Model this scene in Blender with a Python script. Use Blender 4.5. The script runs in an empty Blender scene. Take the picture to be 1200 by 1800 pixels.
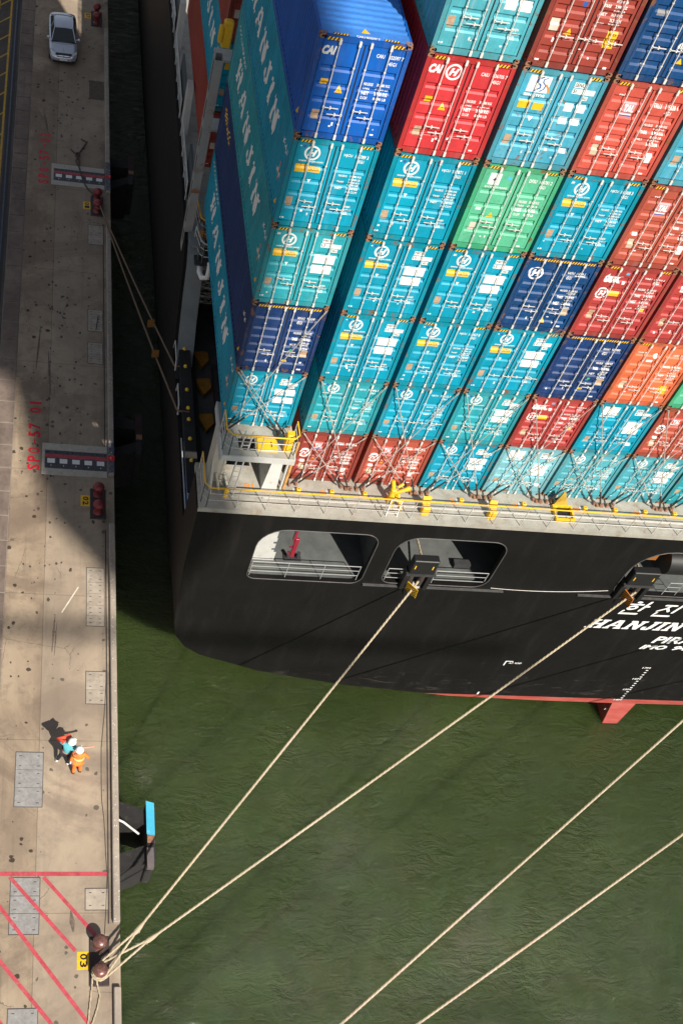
import bpy, bmesh, math, random
from math import sin, cos, pi, radians
from mathutils import Vector, Matrix
from mathutils.geometry import tessellate_polygon
random.seed(7)
S = bpy.context.scene
COL = S.collection
# ------------------------------------------------------------------ camera
CAM = bpy.data.cameras.new('camera')
CAM.sensor_fit = 'VERTICAL'; CAM.sensor_height = 36; CAM.sensor_width = 24
CAM.lens = 36*2021.03/1800
CAM.shift_x = (600-418.96)/1800; CAM.shift_y = (1043.4-900)/1800
CAM.clip_start = .5; CAM.clip_end = 4000
co = bpy.data.objects.new('camera', CAM); COL.objects.link(co)
co.matrix_world = (Matrix.Translation((-9.7432, -27.6002, 31.7747)) @ Matrix.Rotation(-.3267, 4, 'Z')
                   @ Matrix.Rotation(.6368, 4, 'X') @ Matrix.Rotation(.3128, 4, 'Z'))
S.camera = co
S.render.resolution_x = 682; S.render.resolution_y = 1024
# ------------------------------------------------------------------ light
SUN_EL, SUN_AZ = radians(44.5), radians(159.5)      # azimuth from +Y towards +X
w = bpy.data.worlds.new('World'); S.world = w; w.use_nodes = True
nt = w.node_tree
sky = nt.nodes.new('ShaderNodeTexSky'); sky.sky_type = 'NISHITA'; sky.sun_disc = False
sky.sun_elevation = SUN_EL; sky.sun_rotation = SUN_AZ
hs = nt.nodes.new('ShaderNodeHueSaturation'); hs.inputs['Saturation'].default_value = .5     # hazy, whitish harbour sky
nt.links.new(sky.outputs[0], hs.inputs['Color']); nt.links.new(hs.outputs[0], nt.nodes['Background'].inputs[0])
nt.nodes['Background'].inputs[1].default_value = .062
sl = bpy.data.lights.new('sun', 'SUN'); sl.energy = 4.6; sl.angle = radians(.55); sl.color = (1, .93, .83)
so = bpy.data.objects.new('sun', sl); COL.objects.link(so)
sd = Vector((sin(SUN_AZ)*cos(SUN_EL), cos(SUN_AZ)*cos(SUN_EL), sin(SUN_EL)))
so.rotation_euler = sd.to_track_quat('Z', 'Y').to_euler()
so.location = sd*80
S.view_settings.view_transform = 'Standard'; S.view_settings.look = 'None'
S.view_settings.gamma = 1; S.view_settings.exposure = .58
# ------------------------------------------------------------------ materials
MATS = {}
def nodes(name, rough=.6, metal=0., spec=.5):
    m = bpy.data.materials.new(name); m.use_nodes = True
    t = m.node_tree; b = t.nodes['Principled BSDF']
    b.inputs['Roughness'].default_value = rough; b.inputs['Metallic'].default_value = metal
    b.inputs['Specular IOR Level'].default_value = spec
    return m, t, b
def N(t, k, **kw):
    n = t.nodes.new(k)
    for a, v in kw.items():
        if a.startswith('i_'): n.inputs[a[2:].replace('_', ' ')].default_value = v
        else: setattr(n, a, v)
    return n
def noise(t, co_, scale, detail=4, rough=.6, dist=0, stretch=None):
    if stretch:
        mp = N(t, 'ShaderNodeMapping'); mp.inputs['Scale'].default_value = stretch
        t.links.new(co_, mp.inputs[0]); co_ = mp.outputs[0]
    n = N(t, 'ShaderNodeTexNoise'); n.inputs['Scale'].default_value = scale
    n.inputs['Detail'].default_value = detail; n.inputs['Roughness'].default_value = rough
    n.inputs['Distortion'].default_value = dist
    t.links.new(co_, n.inputs['Vector']); return n.outputs['Fac']
def ramp(t, fac, a, b, ca=(0, 0, 0, 1), cb=(1, 1, 1, 1)):
    r = N(t, 'ShaderNodeValToRGB'); r.color_ramp.elements[0].position = a; r.color_ramp.elements[1].position = b
    r.color_ramp.elements[0].color = ca; r.color_ramp.elements[1].color = cb
    t.links.new(fac, r.inputs[0]); return r.outputs[0]
def mix(t, fac, a, b, blend='MIX'):
    n = N(t, 'ShaderNodeMix', data_type='RGBA', blend_type=blend)
    for i, v in ((0, fac), (6, a), (7, b)):
        if isinstance(v, (int, float)): n.inputs[i].default_value = v
        elif isinstance(v, tuple): n.inputs[i].default_value = v+(1,) if len(v) == 3 else v
        else: t.links.new(v, n.inputs[i])
    return n.outputs[2]
def math_(t, op, a, b=None):
    n = N(t, 'ShaderNodeMath', operation=op)
    for i, v in ((0, a), (1, b)):
        if v is None: continue
        if isinstance(v, (int, float)): n.inputs[i].default_value = v
        else: t.links.new(v, n.inputs[i])
    return n.outputs[0]
def bump(t, b, h, strength=.3, dist=.02):
    n = N(t, 'ShaderNodeBump'); n.inputs['Strength'].default_value = strength; n.inputs['Distance'].default_value = dist
    t.links.new(h, n.inputs['Height']); t.links.new(n.outputs[0], b.inputs['Normal'])
def mat(name, c, rough=.6, metal=0., var=.12, scale=3., dirt=0., dirtcol=(.05, .035, .025), spec=.5, bmp=0.):
    """painted or plain surface with mottling and optional patches of dirt"""
    if name in MATS: return MATS[name]
    m, t, b = nodes(name, rough, metal, spec)
    tc = N(t, 'ShaderNodeTexCoord'); oi = N(t, 'ShaderNodeObjectInfo')
    ad = N(t, 'ShaderNodeVectorMath', operation='ADD'); t.links.new(tc.outputs['Object'], ad.inputs[0])
    sc = N(t, 'ShaderNodeVectorMath', operation='SCALE'); t.links.new(oi.outputs['Location'], sc.inputs[0]); sc.inputs['Scale'].default_value = .37
    t.links.new(sc.outputs[0], ad.inputs[1]); cc = ad.outputs[0]
    n1 = noise(t, cc, scale, 5, .65)
    lo = tuple(x*(1-var) for x in c); hi = tuple(min(1, x*(1+var)) for x in c)
    col = mix(t, ramp(t, n1, .3, .7), lo, hi)
    if dirt:
        n2 = noise(t, cc, scale*1.7, 8, .7, .4)
        col = mix(t, ramp(t, n2, .62-dirt*.2, .74), col, dirtcol)
    t.links.new(col, b.inputs['Base Color'])
    if bmp: bump(t, b, noise(t, cc, scale*9, 3), bmp, .01)
    MATS[name] = m; return m
def paint_mat(name, c, fade=.25, rust=.35, rough=.5):
    """weathered container paint: bleached patches, vertical streaks, rust blooms mostly low down and at edges"""
    if name in MATS: return MATS[name]
    m, t, b = nodes(name, rough, 0, .3)
    tc = N(t, 'ShaderNodeTexCoord'); oi = N(t, 'ShaderNodeObjectInfo')
    geo = N(t, 'ShaderNodeNewGeometry')
    P = geo.outputs['Position']
    f1 = noise(t, P, .7, 5, .65)
    f2 = noise(t, P, 3.2, 6, .7, 0, (1, 1, .12))
    lo = tuple(x*.70 for x in c)
    pale = tuple(x*(1-fade)+fade*.55 for x in c)
    col = mix(t, ramp(t, f1, .3, .62), lo, c)
    col = mix(t, math_(t, 'MULTIPLY', ramp(t, f2, .5, .78), fade*1.6), col, pale)
    f3 = noise(t, P, 2.6, 9, .72, .6)
    rc = mix(t, noise(t, P, 14, 3), (.10, .035, .012), (.26, .12, .05))
    rs = ramp(t, f3, .70-.10*rust, .755-.08*rust)
    col = mix(t, rs, col, rc)
    gr = noise(t, P, 9, 6, .8)
    col = mix(t, math_(t, 'MULTIPLY', ramp(t, gr, .52, .75), .5), col, (.06, .05, .045))
    t.links.new(col, b.inputs['Base Color'])
    rr = mix(t, rs, (rough,)*3, (.85,)*3); t.links.new(rr, b.inputs['Roughness'])
    bump(t, b, noise(t, P, 5, 2), .12, .03)
    MATS[name] = m; return m
WHITE = mat('white_paint', (.78, .77, .74), .5, var=.08, scale=6, dirt=.12, dirtcol=(.4, .36, .3))
YEL = mat('yellow_paint', (.80, .45, .015), .5, var=.12, scale=5, dirt=.15, dirtcol=(.25, .12, .03))
ORG = mat('orange_paint', (.75, .25, .03), .55, dirt=.2)
BLACK = mat('black_paint', (.012, .012, .012), .5, var=.2)
RUBBER = mat('rubber', (.018, .017, .017), .85, var=.3, dirt=.2, dirtcol=(.07, .06, .05))
TAN = mat('weathered_plate', (.42, .29, .19), .6, var=.25, scale=12)
STEEL = mat('galvanised_steel', (.56, .54, .50), .45, .25, var=.15, scale=9, dirt=.2, dirtcol=(.25, .12, .06))
BARM = mat('bar_paint', (.66, .64, .60), .5, .1, var=.15, scale=7, dirt=.18, dirtcol=(.3, .16, .09))
RUSTY = mat('rusty_casting', (.26, .13, .075), .8, var=.5, scale=14)
LGREY = mat('grey_deck_paint', (.34, .325, .28), .6, var=.2, scale=1.6, dirt=.4, dirtcol=(.25, .17, .11), bmp=.1)
WGREY = mat('pale_grey_paint', (.50, .50, .47), .55, var=.1, scale=2, dirt=.15, dirtcol=(.28, .17, .10))
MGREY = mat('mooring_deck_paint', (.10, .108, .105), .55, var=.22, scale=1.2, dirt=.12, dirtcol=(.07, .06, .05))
SHADE = mat('dark_paint_and_shade', (.035, .035, .037), .7, var=.3)  # dark paint; also stands in for shade in the platform hole and bridge slots
BLUEP = mat('blue_paint', (.03, .10, .32), .5)
SKYB = mat('light_blue_paint', (.06, .42, .62), .5, dirt=.2, dirtcol=(.3, .5, .6))
REDP = mat('red_paint', (.55, .02, .02), .5)
PINKR = mat('faded_red_patch', (.6, .25, .28), .5)
GREENP = mat('green_sticker', (.05, .35, .2), .5)
DARKGL = mat('gasket_rubber', (.008, .008, .008), .8)
HULLM, t_, b_ = nodes('black_hull_paint', .55, 0, .15); MATS['hull'] = HULLM
_g = N(t_, 'ShaderNodeNewGeometry'); _P = _g.outputs['Position']
_n = noise(t_, _P, .35, 6, .6, 0, (1, 1, 1)); _s = noise(t_, _P, 1.6, 6, .7, .2, (1, 1, .16))
_c = mix(t_, ramp(t_, _n, .3, .7), (.0062, .0058, .0058), (.0098, .0091, .0088))
_c = mix(t_, math_(t_, 'MULTIPLY', ramp(t_, _s, .50, .75), .5), _c, (.019, .017, .016))
_sx = N(t_, 'ShaderNodeSeparateXYZ'); t_.links.new(_P, _sx.inputs[0])
_sc = noise(t_, _P, 1.3, 8, .75, 1.2, (.5, .5, 1.6))
_low = math_(t_, 'MULTIPLY', ramp(t_, _sc, .56, .68), math_(t_, 'LESS_THAN', _sx.outputs['Z'], -10.8))
_c = mix(t_, math_(t_, 'MULTIPLY', _low, .45), _c, (.10, .085, .08))
_z = math_(t_, 'ADD', _sx.outputs['Z'], math_(t_, 'MULTIPLY', math_(t_, 'SUBTRACT', noise(t_, _P, 3, 3), .5), .05))
_red = math_(t_, 'LESS_THAN', _z, -12.68)
_rn = noise(t_, _P, 1.5, 7, .7, 0, (.4, .4, 2))
_rc = mix(t_, ramp(t_, _rn, .35, .7), (.33, .055, .045), (.42, .12, .10))
_c = mix(t_, _red, _c, _rc); t_.links.new(_c, b_.inputs['Base Color'])
_fz = math_(t_, 'ABSOLUTE', math_(t_, 'SUBTRACT', math_(t_, 'FRACT', math_(t_, 'MULTIPLY', _sx.outputs['Z'], 1/2.4)), .5))
_fx = math_(t_, 'ABSOLUTE', math_(t_, 'SUBTRACT', math_(t_, 'FRACT', math_(t_, 'MULTIPLY', _sx.outputs['X'], 1/7.3)), .5))
_sm = math_(t_, 'MAXIMUM', math_(t_, 'LESS_THAN', _fz, .006), math_(t_, 'LESS_THAN', _fx, .002))
_hh = math_(t_, 'ADD', math_(t_, 'MULTIPLY', noise(t_, _P, .5, 3, .5), 1.6), math_(t_, 'MULTIPLY', _sm, .12))
bump(t_, b_, _hh, .4, .06)
# ------------------------------------------------------------------ mesh builder
class MB:
    def __init__(s): s.v = []; s.f = []; s.m = []; s.mi = 0; s.mats = []; s.smooth = []
    def use(s, m):
        if m not in s.mats: s.mats.append(m)
        s.mi = s.mats.index(m); return s
    def add(s, vs, fs, M=None, sm=False):
        o = len(s.v)
        s.v += [tuple(M @ Vector(v)) for v in vs] if M else [tuple(v) for v in vs]
        for f in fs: s.f.append([o+i for i in f]); s.m.append(s.mi); s.smooth.append(sm)
        return s
    def box(s, x0, x1, y0, y1, z0, z1, M=None):
        vs = [(x, y, z) for x in (x0, x1) for y in (y0, y1) for z in (z0, z1)]
        return s.add(vs, [(0, 1, 3, 2), (4, 6, 7, 5), (0, 4, 5, 1), (2, 3, 7, 6), (0, 2, 6, 4), (1, 5, 7, 3)], M)
    def bbox(s, x0, x1, y0, y1, z0, z1, c=.02, M=None):
        """box with chamfered vertical and top edges"""
        def ring(d, z): return [(x0+d+c, y0+d, z), (x1-d-c, y0+d, z), (x1-d, y0+d+c, z), (x1-d, y1-d-c, z), (x1-d-c, y1-d, z), (x0+d+c, y1-d, z), (x0+d, y1-d-c, z), (x0+d, y0+d+c, z)]
        vs = ring(0, z0)+ring(0, z1-c)+ring(c, z1)
        fs = [tuple(range(7, -1, -1)), tuple(range(16, 24))]
        for k in (0, 8):
            for i in range(8): j = (i+1) % 8; fs.append((k+i, k+j, k+8+j, k+8+i))
        return s.add(vs, fs, M)
    def tube(s, pts, r, n=6, cap=True, sm=True):
        pts = [Vector(p) for p in pts]; rs = r if isinstance(r, (list, tuple)) else [r]*len(pts)
        vs = []; up = None
        for i, p in enumerate(pts):
            d = (pts[min(i+1, len(pts)-1)]-pts[max(i-1, 0)]).normalized()
            if up is None: up = Vector((0, 0, 1)) if abs(d.z) < .9 else Vector((1, 0, 0))
            a = d.cross(up).normalized(); b = a.cross(d).normalized(); up = b
            vs += [p+rs[i]*(cos(2*pi*k/n)*a+sin(2*pi*k/n)*b) for k in range(n)]
        fs = []
        for i in range(len(pts)-1):
            for k in range(n): l = (k+1) % n; fs.append((i*n+k, i*n+l, (i+1)*n+l, (i+1)*n+k))
        s.add(vs, fs, sm=sm)
        if cap: s.add([vs[k] for k in range(n)], [tuple(range(n-1, -1, -1))]); s.add(vs[-n:], [tuple(range(n))])
        return s
    def lathe(s, prof, c=(0, 0, 0), n=16, M=None):
        vs = []
        for r, z in prof: vs += [(c[0]+r*cos(2*pi*k/n), c[1]+r*sin(2*pi*k/n), c[2]+z) for k in range(n)]
        fs = []
        for i in range(len(prof)-1):
            for k in range(n): l = (k+1) % n; fs.append((i*n+k, i*n+l, (i+1)*n+l, (i+1)*n+k))
        s.add(vs, fs, M, True)
        s.add(vs[-n:], [tuple(range(n))], M); s.add(vs[:n], [tuple(range(n-1, -1, -1))], M); return s
    def poly(s, loops, M=None, th=0):
        """flat polygon (first loop) with holes, in the XY plane of M; th extrudes down the local -Z"""
        L = [[Vector((p[0], p[1], 0)) for p in lp] for lp in loops]
        flat = [v for lp in L for v in lp]
        tri = tessellate_polygon(L)
        nrm = []
        for a, b, c in tri:
            if (flat[b]-flat[a]).cross(flat[c]-flat[a]).z < 0: nrm.append((a, c, b))
            else: nrm.append((a, b, c))
        s.add(flat, nrm, M)
        if th:
            n = len(flat); s.add([v-Vector((0, 0, th)) for v in flat], [(a, c, b) for a, b, c in nrm], M)
            for lp in L:
                k = len(lp); vs = lp+[v-Vector((0, 0, th)) for v in lp]
                s.add(vs, [(i, (i+1) % k, k+(i+1) % k, k+i) for i in range(k)], M)
        return s
    def build(s, name, parent=None, m=None, loc=None):
        me = bpy.data.meshes.new(name); me.from_pydata(s.v, [], s.f)
        for x in (s.mats or [m]): me.materials.append(x)
        if s.mats: me.polygons.foreach_set('material_index', s.m)
        me.polygons.foreach_set('use_smooth', s.smooth); me.update()
        o = bpy.data.objects.new(name, me); COL.objects.link(o)
        if parent: o.parent = parent
        if loc: o.location = loc
        return o
def MM(o, r, u):
    """matrix whose local x runs along r, local y along u (scaled), origin o"""
    r = Vector(r); u = Vector(u); n = r.cross(u).normalized()
    return Matrix(((r.x, u.x, n.x, o[0]), (r.y, u.y, n.y, o[1]), (r.z, u.z, n.z, o[2]), (0, 0, 0, 1)))
def tag(o, label=None, cat=None, group=None, kind=None):
    if label: o['label'] = label
    if cat: o['category'] = cat
    if group: o['group'] = group
    if kind: o['kind'] = kind
    return o
def thing(name, label, cat, loc=(0, 0, 0), group=None, rz=0):
    o = bpy.data.objects.new(name, None); COL.objects.link(o); o.location = loc; o.rotation_euler.z = rz
    o.empty_display_size = .3
    return tag(o, label, cat, group)
def struct(o): o['kind'] = 'structure'; return o
_TXT = {}
def txt(string, shear=0, bold=0):
    k = (string, shear, bold)
    if k not in _TXT:
        cu = bpy.data.curves.new('t', 'FONT'); cu.body = string; cu.size = 1; cu.resolution_u = 2; cu.shear = shear; cu.offset = bold
        o = bpy.data.objects.new('t', cu); me = bpy.data.meshes.new_from_object(o)
        v = [tuple(x.co) for x in me.vertices]; f = [tuple(p.vertices) for p in me.polygons]
        bpy.data.objects.remove(o); bpy.data.curves.remove(cu); bpy.data.meshes.remove(me)
        if v:
            x0 = min(p[0] for p in v); x1 = max(p[0] for p in v); y0 = min(p[1] for p in v); y1 = max(p[1] for p in v)
            v = [((p[0]-x0)/max(x1-x0, 1e-6), (p[1]-y0)/max(y1-y0, 1e-6), 0) for p in v]
        _TXT[k] = (v, f)
    return _TXT[k]
def put_text(mb, string, o, r, u, shear=0, bold=.02):
    """text fitted exactly to the parallelogram o, r (width vector), u (height vector)"""
    v, f = txt(string, shear, bold); mb.add(v, f, MM(o, r, u)) if False else mb.add([tuple(Vector(o)+Vector(r)*p[0]+Vector(u)*p[1]) for p in v], f)
# slab-serif capitals, 7 units high
GL = {'H': (9, [[(0,0),(4,0),(4,1),(3.2,1),(3.2,3),(5.8,3),(5.8,1),(5,1),(5,0),(9,0),(9,1),(8.2,1),(8.2,6),(9,6),(9,7),(5,7),(5,6),(5.8,6),(5.8,4.2),(3.2,4.2),(3.2,6),(4,6),(4,7),(0,7),(0,6),(.8,6),(.8,1),(0,1)]]),
      'A': (9.6, [[(0,0),(3.2,0),(3.2,1),(2.5,1),(2.95,2.1),(6.05,2.1),(6.5,1),(5.8,1),(5.8,0),(9.6,0),(9.6,1),(8.9,1),(6.2,7),(3.2,7),(.7,1),(0,1)], [(3.5,3.2),(4.5,5.5),(5.5,3.2)]]),
      'N': (9, [[(0,0),(3.6,0),(3.6,1),(2.8,1),(2.8,4.4),(6.2,0),(8.2,0),(8.2,6),(9,6),(9,7),(5.4,7),(5.4,6),(6.2,6),(6.2,3.2),(3.1,7),(0,7),(0,6),(.8,6),(.8,1),(0,1)]]),
      'J': (6.4, [[(0,2.6),(0,1.2),(1,0),(4.2,0),(5.6,1.4),(5.6,6),(6.4,6),(6.4,7),(2.4,7),(2.4,6),(3.2,6),(3.2,1.6),(2.6,1),(2,1.4),(2,2.6)]]),
      'I': (4, [[(0,0),(4,0),(4,1),(3.2,1),(3.2,6),(4,6),(4,7),(0,7),(0,6),(.8,6),(.8,1),(0,1)]])}
def slab(mb, word, o, r, u, shear=.32, gap=.9):
    """slab-serif word fitted to width vector r and height vector u"""
    o, r, u = Vector(o), Vector(r), Vector(u)
    tot = sum(GL[c][0] for c in word)+gap*(len(word)-1); x = 0
    for c in word:
        wd, lps = GL[c]
        L = [[Vector(((x+p[0])/tot+shear*p[1]/7*u.length/r.length, p[1]/7, 0)) for p in lp] for lp in lps]
        flat = [v for lp in L for v in lp]
        mb.add([o+r*v.x+u*v.y for v in flat], [t for t in tessellate_polygon(L)])
        x += wd+gap
def ribbon(mb, pts, wd, f, close=False, off=0.):
    """flat stroke of width wd through 2-D pts; f maps (a,b,depth) to 3-D; round ends"""
    pts = [Vector(p) for p in pts]; n = len(pts); vs = []; fs = []
    for i, p in enumerate(pts):
        if close: d = pts[(i+1) % n]-pts[i-1]
        else: d = pts[min(i+1, n-1)]-pts[max(i-1, 0)]
        d.normalize(); q = Vector((-d.y, d.x))*wd/2
        vs += [f(p.x+q.x, p.y+q.y, off), f(p.x-q.x, p.y-q.y, off)]
    for i in range(n if close else n-1): j = (i+1) % n; fs.append((2*i, 2*i+1, 2*j+1, 2*j))
    mb.add(vs, fs)
    if not close:
        for e in (0, -1):
            c = pts[e]; mb.add([f(c.x+wd/2*cos(2*pi*k/10), c.y+wd/2*sin(2*pi*k/10), off+.0006) for k in range(10)], [tuple(range(10))])
def railing(mb, pts, h=1.05, step=1.1, top=YEL, body=STEEL, rt=.028, rb=.016, mids=(.36, .7), base_z=0):
    pts = [Vector(p) for p in pts]
    mb.use(top).tube([p+Vector((0, 0, h)) for p in pts], rt, 6)
    mb.use(body)
    for q in mids: mb.tube([p+Vector((0, 0, h*q)) for p in pts], rb, 5)
    for a, b in zip(pts, pts[1:]):
        n = max(1, round((b-a).length/step))
        for i in range(n+1): p = a.lerp(b, i/n); mb.tube([p, p+Vector((0, 0, h))], rb*1.2, 5)

QZ = -9.5; WZ = -14.6
# ================================================================== SETTING
# ---- water
WM, t_, b_ = nodes('harbour_water', .04, 0, .5)
_tc = N(t_, 'ShaderNodeNewGeometry'); _P = _tc.outputs['Position']
_n = noise(t_, _P, .12, 5, .6)
_c = mix(t_, ramp(t_, _n, .3, .7), (.021, .038, .008), (.034, .054, .0125))
_c2 = noise(t_, _P, 1.4, 6, .7, 1.0, (1, .6, 1))
_c = mix(t_, math_(t_, 'MULTIPLY', ramp(t_, _c2, .50, .78), .3), _c, (.06, .08, .035))  # lighter ripple streaks put into the colour, like light on wave faces
t_.links.new(_c, b_.inputs['Base Color'])
_m = noise(t_, _P, 1.9, 6, .65, .6, (.6, 1.1, 1))          # short chop, crests running across the harbour
_h = math_(t_, 'ADD', math_(t_, 'MULTIPLY', noise(t_, _P, .22, 3, .5, .6), 2.2), math_(t_, 'MULTIPLY', _m, 1.3))
_gust = ramp(t_, noise(t_, _P, .09, 4, .6, .8), .38, .66)
_h = math_(t_, 'ADD', _h, math_(t_, 'MULTIPLY', math_(t_, 'MULTIPLY', noise(t_, _P, 5.5, 4, .6, .8, (.6, 1, 1)), _gust), .36))
bump(t_, b_, _h, 1, .155)
b_.inputs['Subsurface Weight'].default_value = 1; b_.inputs['Subsurface Radius'].default_value = (1, 1, 1); b_.inputs['Subsurface Scale'].default_value = 5.0
mb = MB(); mb.add([(-5.6, -400, WZ), (900, -400, WZ), (900, 900, WZ), (-5.6, 900, WZ)], [(0, 1, 2, 3)])
struct(mb.build('water', m=WM))
# ---- quay
def concrete(name, c1, c2, stain, spots=.5, joints=True, scale=1.):
    m, t, b = nodes(name, .82, 0, .3)
    g = N(t, 'ShaderNodeNewGeometry'); P = g.outputs['Position']
    sx = N(t, 'ShaderNodeSeparateXYZ'); t.links.new(P, sx.inputs[0])
    col = mix(t, ramp(t, noise(t, P, .28*scale, 7, .62), .32, .68), c1, c2)
    big = noise(t, P, .16*scale, 6, .65, .6, (1.6, .7, 1))
    col = mix(t, math_(t, 'MULTIPLY', ramp(t, big, .47, .66), .55), col, stain)
    col = mix(t, math_(t, 'MULTIPLY', ramp(t, noise(t, P, 1.4*scale, 8, .75, .3), .48, .68), .6), col, stain)
    # tyre and drag marks running along the quay
    col = mix(t, math_(t, 'MULTIPLY', ramp(t, noise(t, P, 1.6, 6, .6, .1, (2.2, .09, 1)), .56, .75), .35), col, tuple(x*.55 for x in stain))
    if joints:
        kg = math_(t, 'SUBTRACT', 1, math_(t, 'MULTIPLY', math_(t, 'ABSOLUTE', math_(t, 'ADD', sx.outputs['X'], 5.78)), 2.2))
        kg = math_(t, 'MULTIPLY', math_(t, 'MAXIMUM', kg, 0), ramp(t, noise(t, P, .5, 6, .7), .38, .6))
        col = mix(t, math_(t, 'MULTIPLY', kg, .85), col, (.055, .04, .032))
        blot = ramp(t, noise(t, P, .13, 6, .68, 1.2), .50, .60)
        col = mix(t, math_(t, 'MULTIPLY', blot, .60), col, (.15, .105, .08))
    # mottled grain
    col = mix(t, math_(t, 'MULTIPLY', noise(t, P, 24, 4, .8), .30), col, tuple(x*.6 for x in c1))
    if spots:
        v = N(t, 'ShaderNodeTexVoronoi', feature='F1'); v.inputs['Scale'].default_value = 2.9
        wv = N(t, 'ShaderNodeVectorMath', operation='ADD'); t.links.new(P, wv.inputs[0])
        nn = N(t, 'ShaderNodeTexNoise'); nn.inputs['Scale'].default_value = 5; t.links.new(P, nn.inputs['Vector'])
        s2 = N(t, 'ShaderNodeVectorMath', operation='SCALE'); s2.inputs['Scale'].default_value = .12; t.links.new(nn.outputs['Color'], s2.inputs[0])
        t.links.new(s2.outputs[0], wv.inputs[1]); t.links.new(wv.outputs[0], v.inputs['Vector'])
        sz = N(t, 'ShaderNodeSeparateColor'); t.links.new(v.outputs['Color'], sz.inputs[0])
        lim = math_(t, 'MULTIPLY', math_(t, 'POWER', sz.outputs[0], 5), .15*spots*2)
        dot = math_(t, 'LESS_THAN', v.outputs['Distance'], lim)
        col = mix(t, math_(t, 'MULTIPLY', dot, .85), col, (.022, .014, .010))
    if joints:
        # long joint and a slab that is slightly paler to its right
        e = math_(t, 'LESS_THAN', math_(t, 'ABSOLUTE', math_(t, 'ADD', sx.outputs['X'], 8.5)), .012)
        col = mix(t, math_(t, 'MULTIPLY', math_(t, 'GREATER_THAN', sx.outputs['X'], -8.5), .14), col, (.50, .44, .36))
        yy = math_(t, 'ABSOLUTE', math_(t, 'SUBTRACT', math_(t, 'FRACT', math_(t, 'MULTIPLY', math_(t, 'ADD', sx.outputs['Y'], 100.7), 1/7.0)), .5))
        e2 = math_(t, 'LESS_THAN', yy, .0016)
        col = mix(t, math_(t, 'MULTIPLY', math_(t, 'MAXIMUM', e, e2), .6), col, (.07, .05, .04))
        # fine cracks
        cr = N(t, 'ShaderNodeTexVoronoi', feature='DISTANCE_TO_EDGE'); cr.inputs['Scale'].default_value = .42
        t.links.new(wv.outputs[0], cr.inputs['Vector'])
        ck = math_(t, 'MULTIPLY', math_(t, 'LESS_THAN', cr.outputs[0], .0035), ramp(t, noise(t, P, .35, 2), .56, .6))
        col = mix(t, math_(t, 'MULTIPLY', ck, .6), col, (.06, .045, .035))
    t.links.new(col, b.inputs['Base Color'])
    bump(t, b, noise(t, P, 30, 4, .7), .25, .01)
    MATS[name] = m; return m
CONC = concrete('quay_concrete', (.325, .25, .175), (.42, .33, .235), (.145, .107, .08), 1.1)
PLATE = mat('cover_concrete', (.36, .305, .245), .8, var=.2, scale=3, dirt=.35, dirtcol=(.2, .17, .14), bmp=.3)
PLATE2 = mat('grey_cover_plate', (.26, .25, .24), .7, var=.25, scale=5, dirt=.3, dirtcol=(.12, .11, .10), bmp=.2)
KERB = concrete('kerb_concrete', (.36, .30, .24), (.45, .39, .32), (.24, .20, .17), .0, False, 3)
mb = MB().use(CONC)
mb.add([(-10.13, -60, QZ), (-5.42, -60, QZ), (-5.42, 160, QZ), (-10.13, 160, QZ)], [(0, 1, 2, 3)])
mb.add([(-5.42, -60, QZ), (-5.42, -60, -16), (-5.42, 160, -16), (-5.42, 160, QZ)], [(0, 1, 2, 3)])
struct(mb.build('quay'))
# asphalt yard behind the crane rail, with painted yellow lines
ASP = concrete('asphalt', (.085, .07, .06), (.13, .11, .095), (.05, .04, .035), .5, False)
mb = MB().use(ASP); mb.add([(-400, -60, QZ), (-11.0, -60, QZ), (-11.0, 160, QZ), (-400, 160, QZ)], [(0, 1, 2, 3)])
struct(mb.build('asphalt_road'))
# ground filling in behind and beyond
mb = MB().use(ASP); mb.add([(-900, -900, QZ-.2), (-10.5, -900, QZ-.2), (-10.5, 1200, QZ-.2), (-900, 1200, QZ-.2)], [(0, 1, 2, 3)])
struct(mb.build('ground'))
# paver strip
PAV = concrete('paver_concrete', (.16, .12, .10), (.27, .21, .17), (.08, .06, .055), .4, False, 1.5)
mb = MB().use(PAV); gr = MB().use(mat('paver_joint', (.30, .26, .22), .9))
y = -30
while y < 80:
    mb.bbox(-10.96, -10.16, y+.02, y+1.36, QZ-.1, QZ+.012+random.uniform(-.004, .006), .012); y += 1.4
struct(mb.build('paver_strip'))
gr.add([(-11.0, -60, QZ-.03), (-10.13, -60, QZ-.03), (-10.13, 160, QZ-.03), (-11.0, 160, QZ-.03)], [(0, 1, 2, 3)])
struct(gr.build('paver_bed'))
mb = MB().use(mat('tyre_mark', (.12, .09, .07), .8, var=.5, scale=6, dirt=.5, dirtcol=(.3, .23, .16)))
for a, b, wd_ in (((-9.2, 14.2), (-9.05, 17.4), .05), ((-8.45, 12.6), (-8.62, 15.6), .06), ((-9.0, 33.6), (-9.35, 36.2), .07), ((-8.1, -2.1), (-8.0, -.2), .05), ((-8.0, -2.3), (-7.92, -.6), .03), ((-7.1, -13.9), (-7.2, -13.1), .10)):
    A_, B_ = Vector((a[0], a[1], QZ+.003)), Vector((b[0], b[1], QZ+.003)); n_ = (B_-A_).cross(Vector((0, 0, 1))).normalized()*wd_
    mb.add([A_-n_*.3, A_+n_*.3, (A_+B_)/2+n_, B_+n_*.2, B_-n_*.2, (A_+B_)/2-n_], [(0, 1, 2, 3, 4, 5)])
mb.use(mat('chalk_scrape', (.62, .56, .46), .8, var=.2)); mb.add([(-7.75, -.1, QZ+.003), (-7.7, -.12, QZ+.003), (-7.0, 1.25, QZ+.003), (-7.05, 1.28, QZ+.003)], [(0, 1, 2, 3)])
struct(mb.build('tyre_marks'))
mb = MB().use(mat('rail_slot', (.03, .028, .03), .7)); mb.box(-11.5, -11.12, -60, 160, QZ-.05, QZ+.004)
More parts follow.
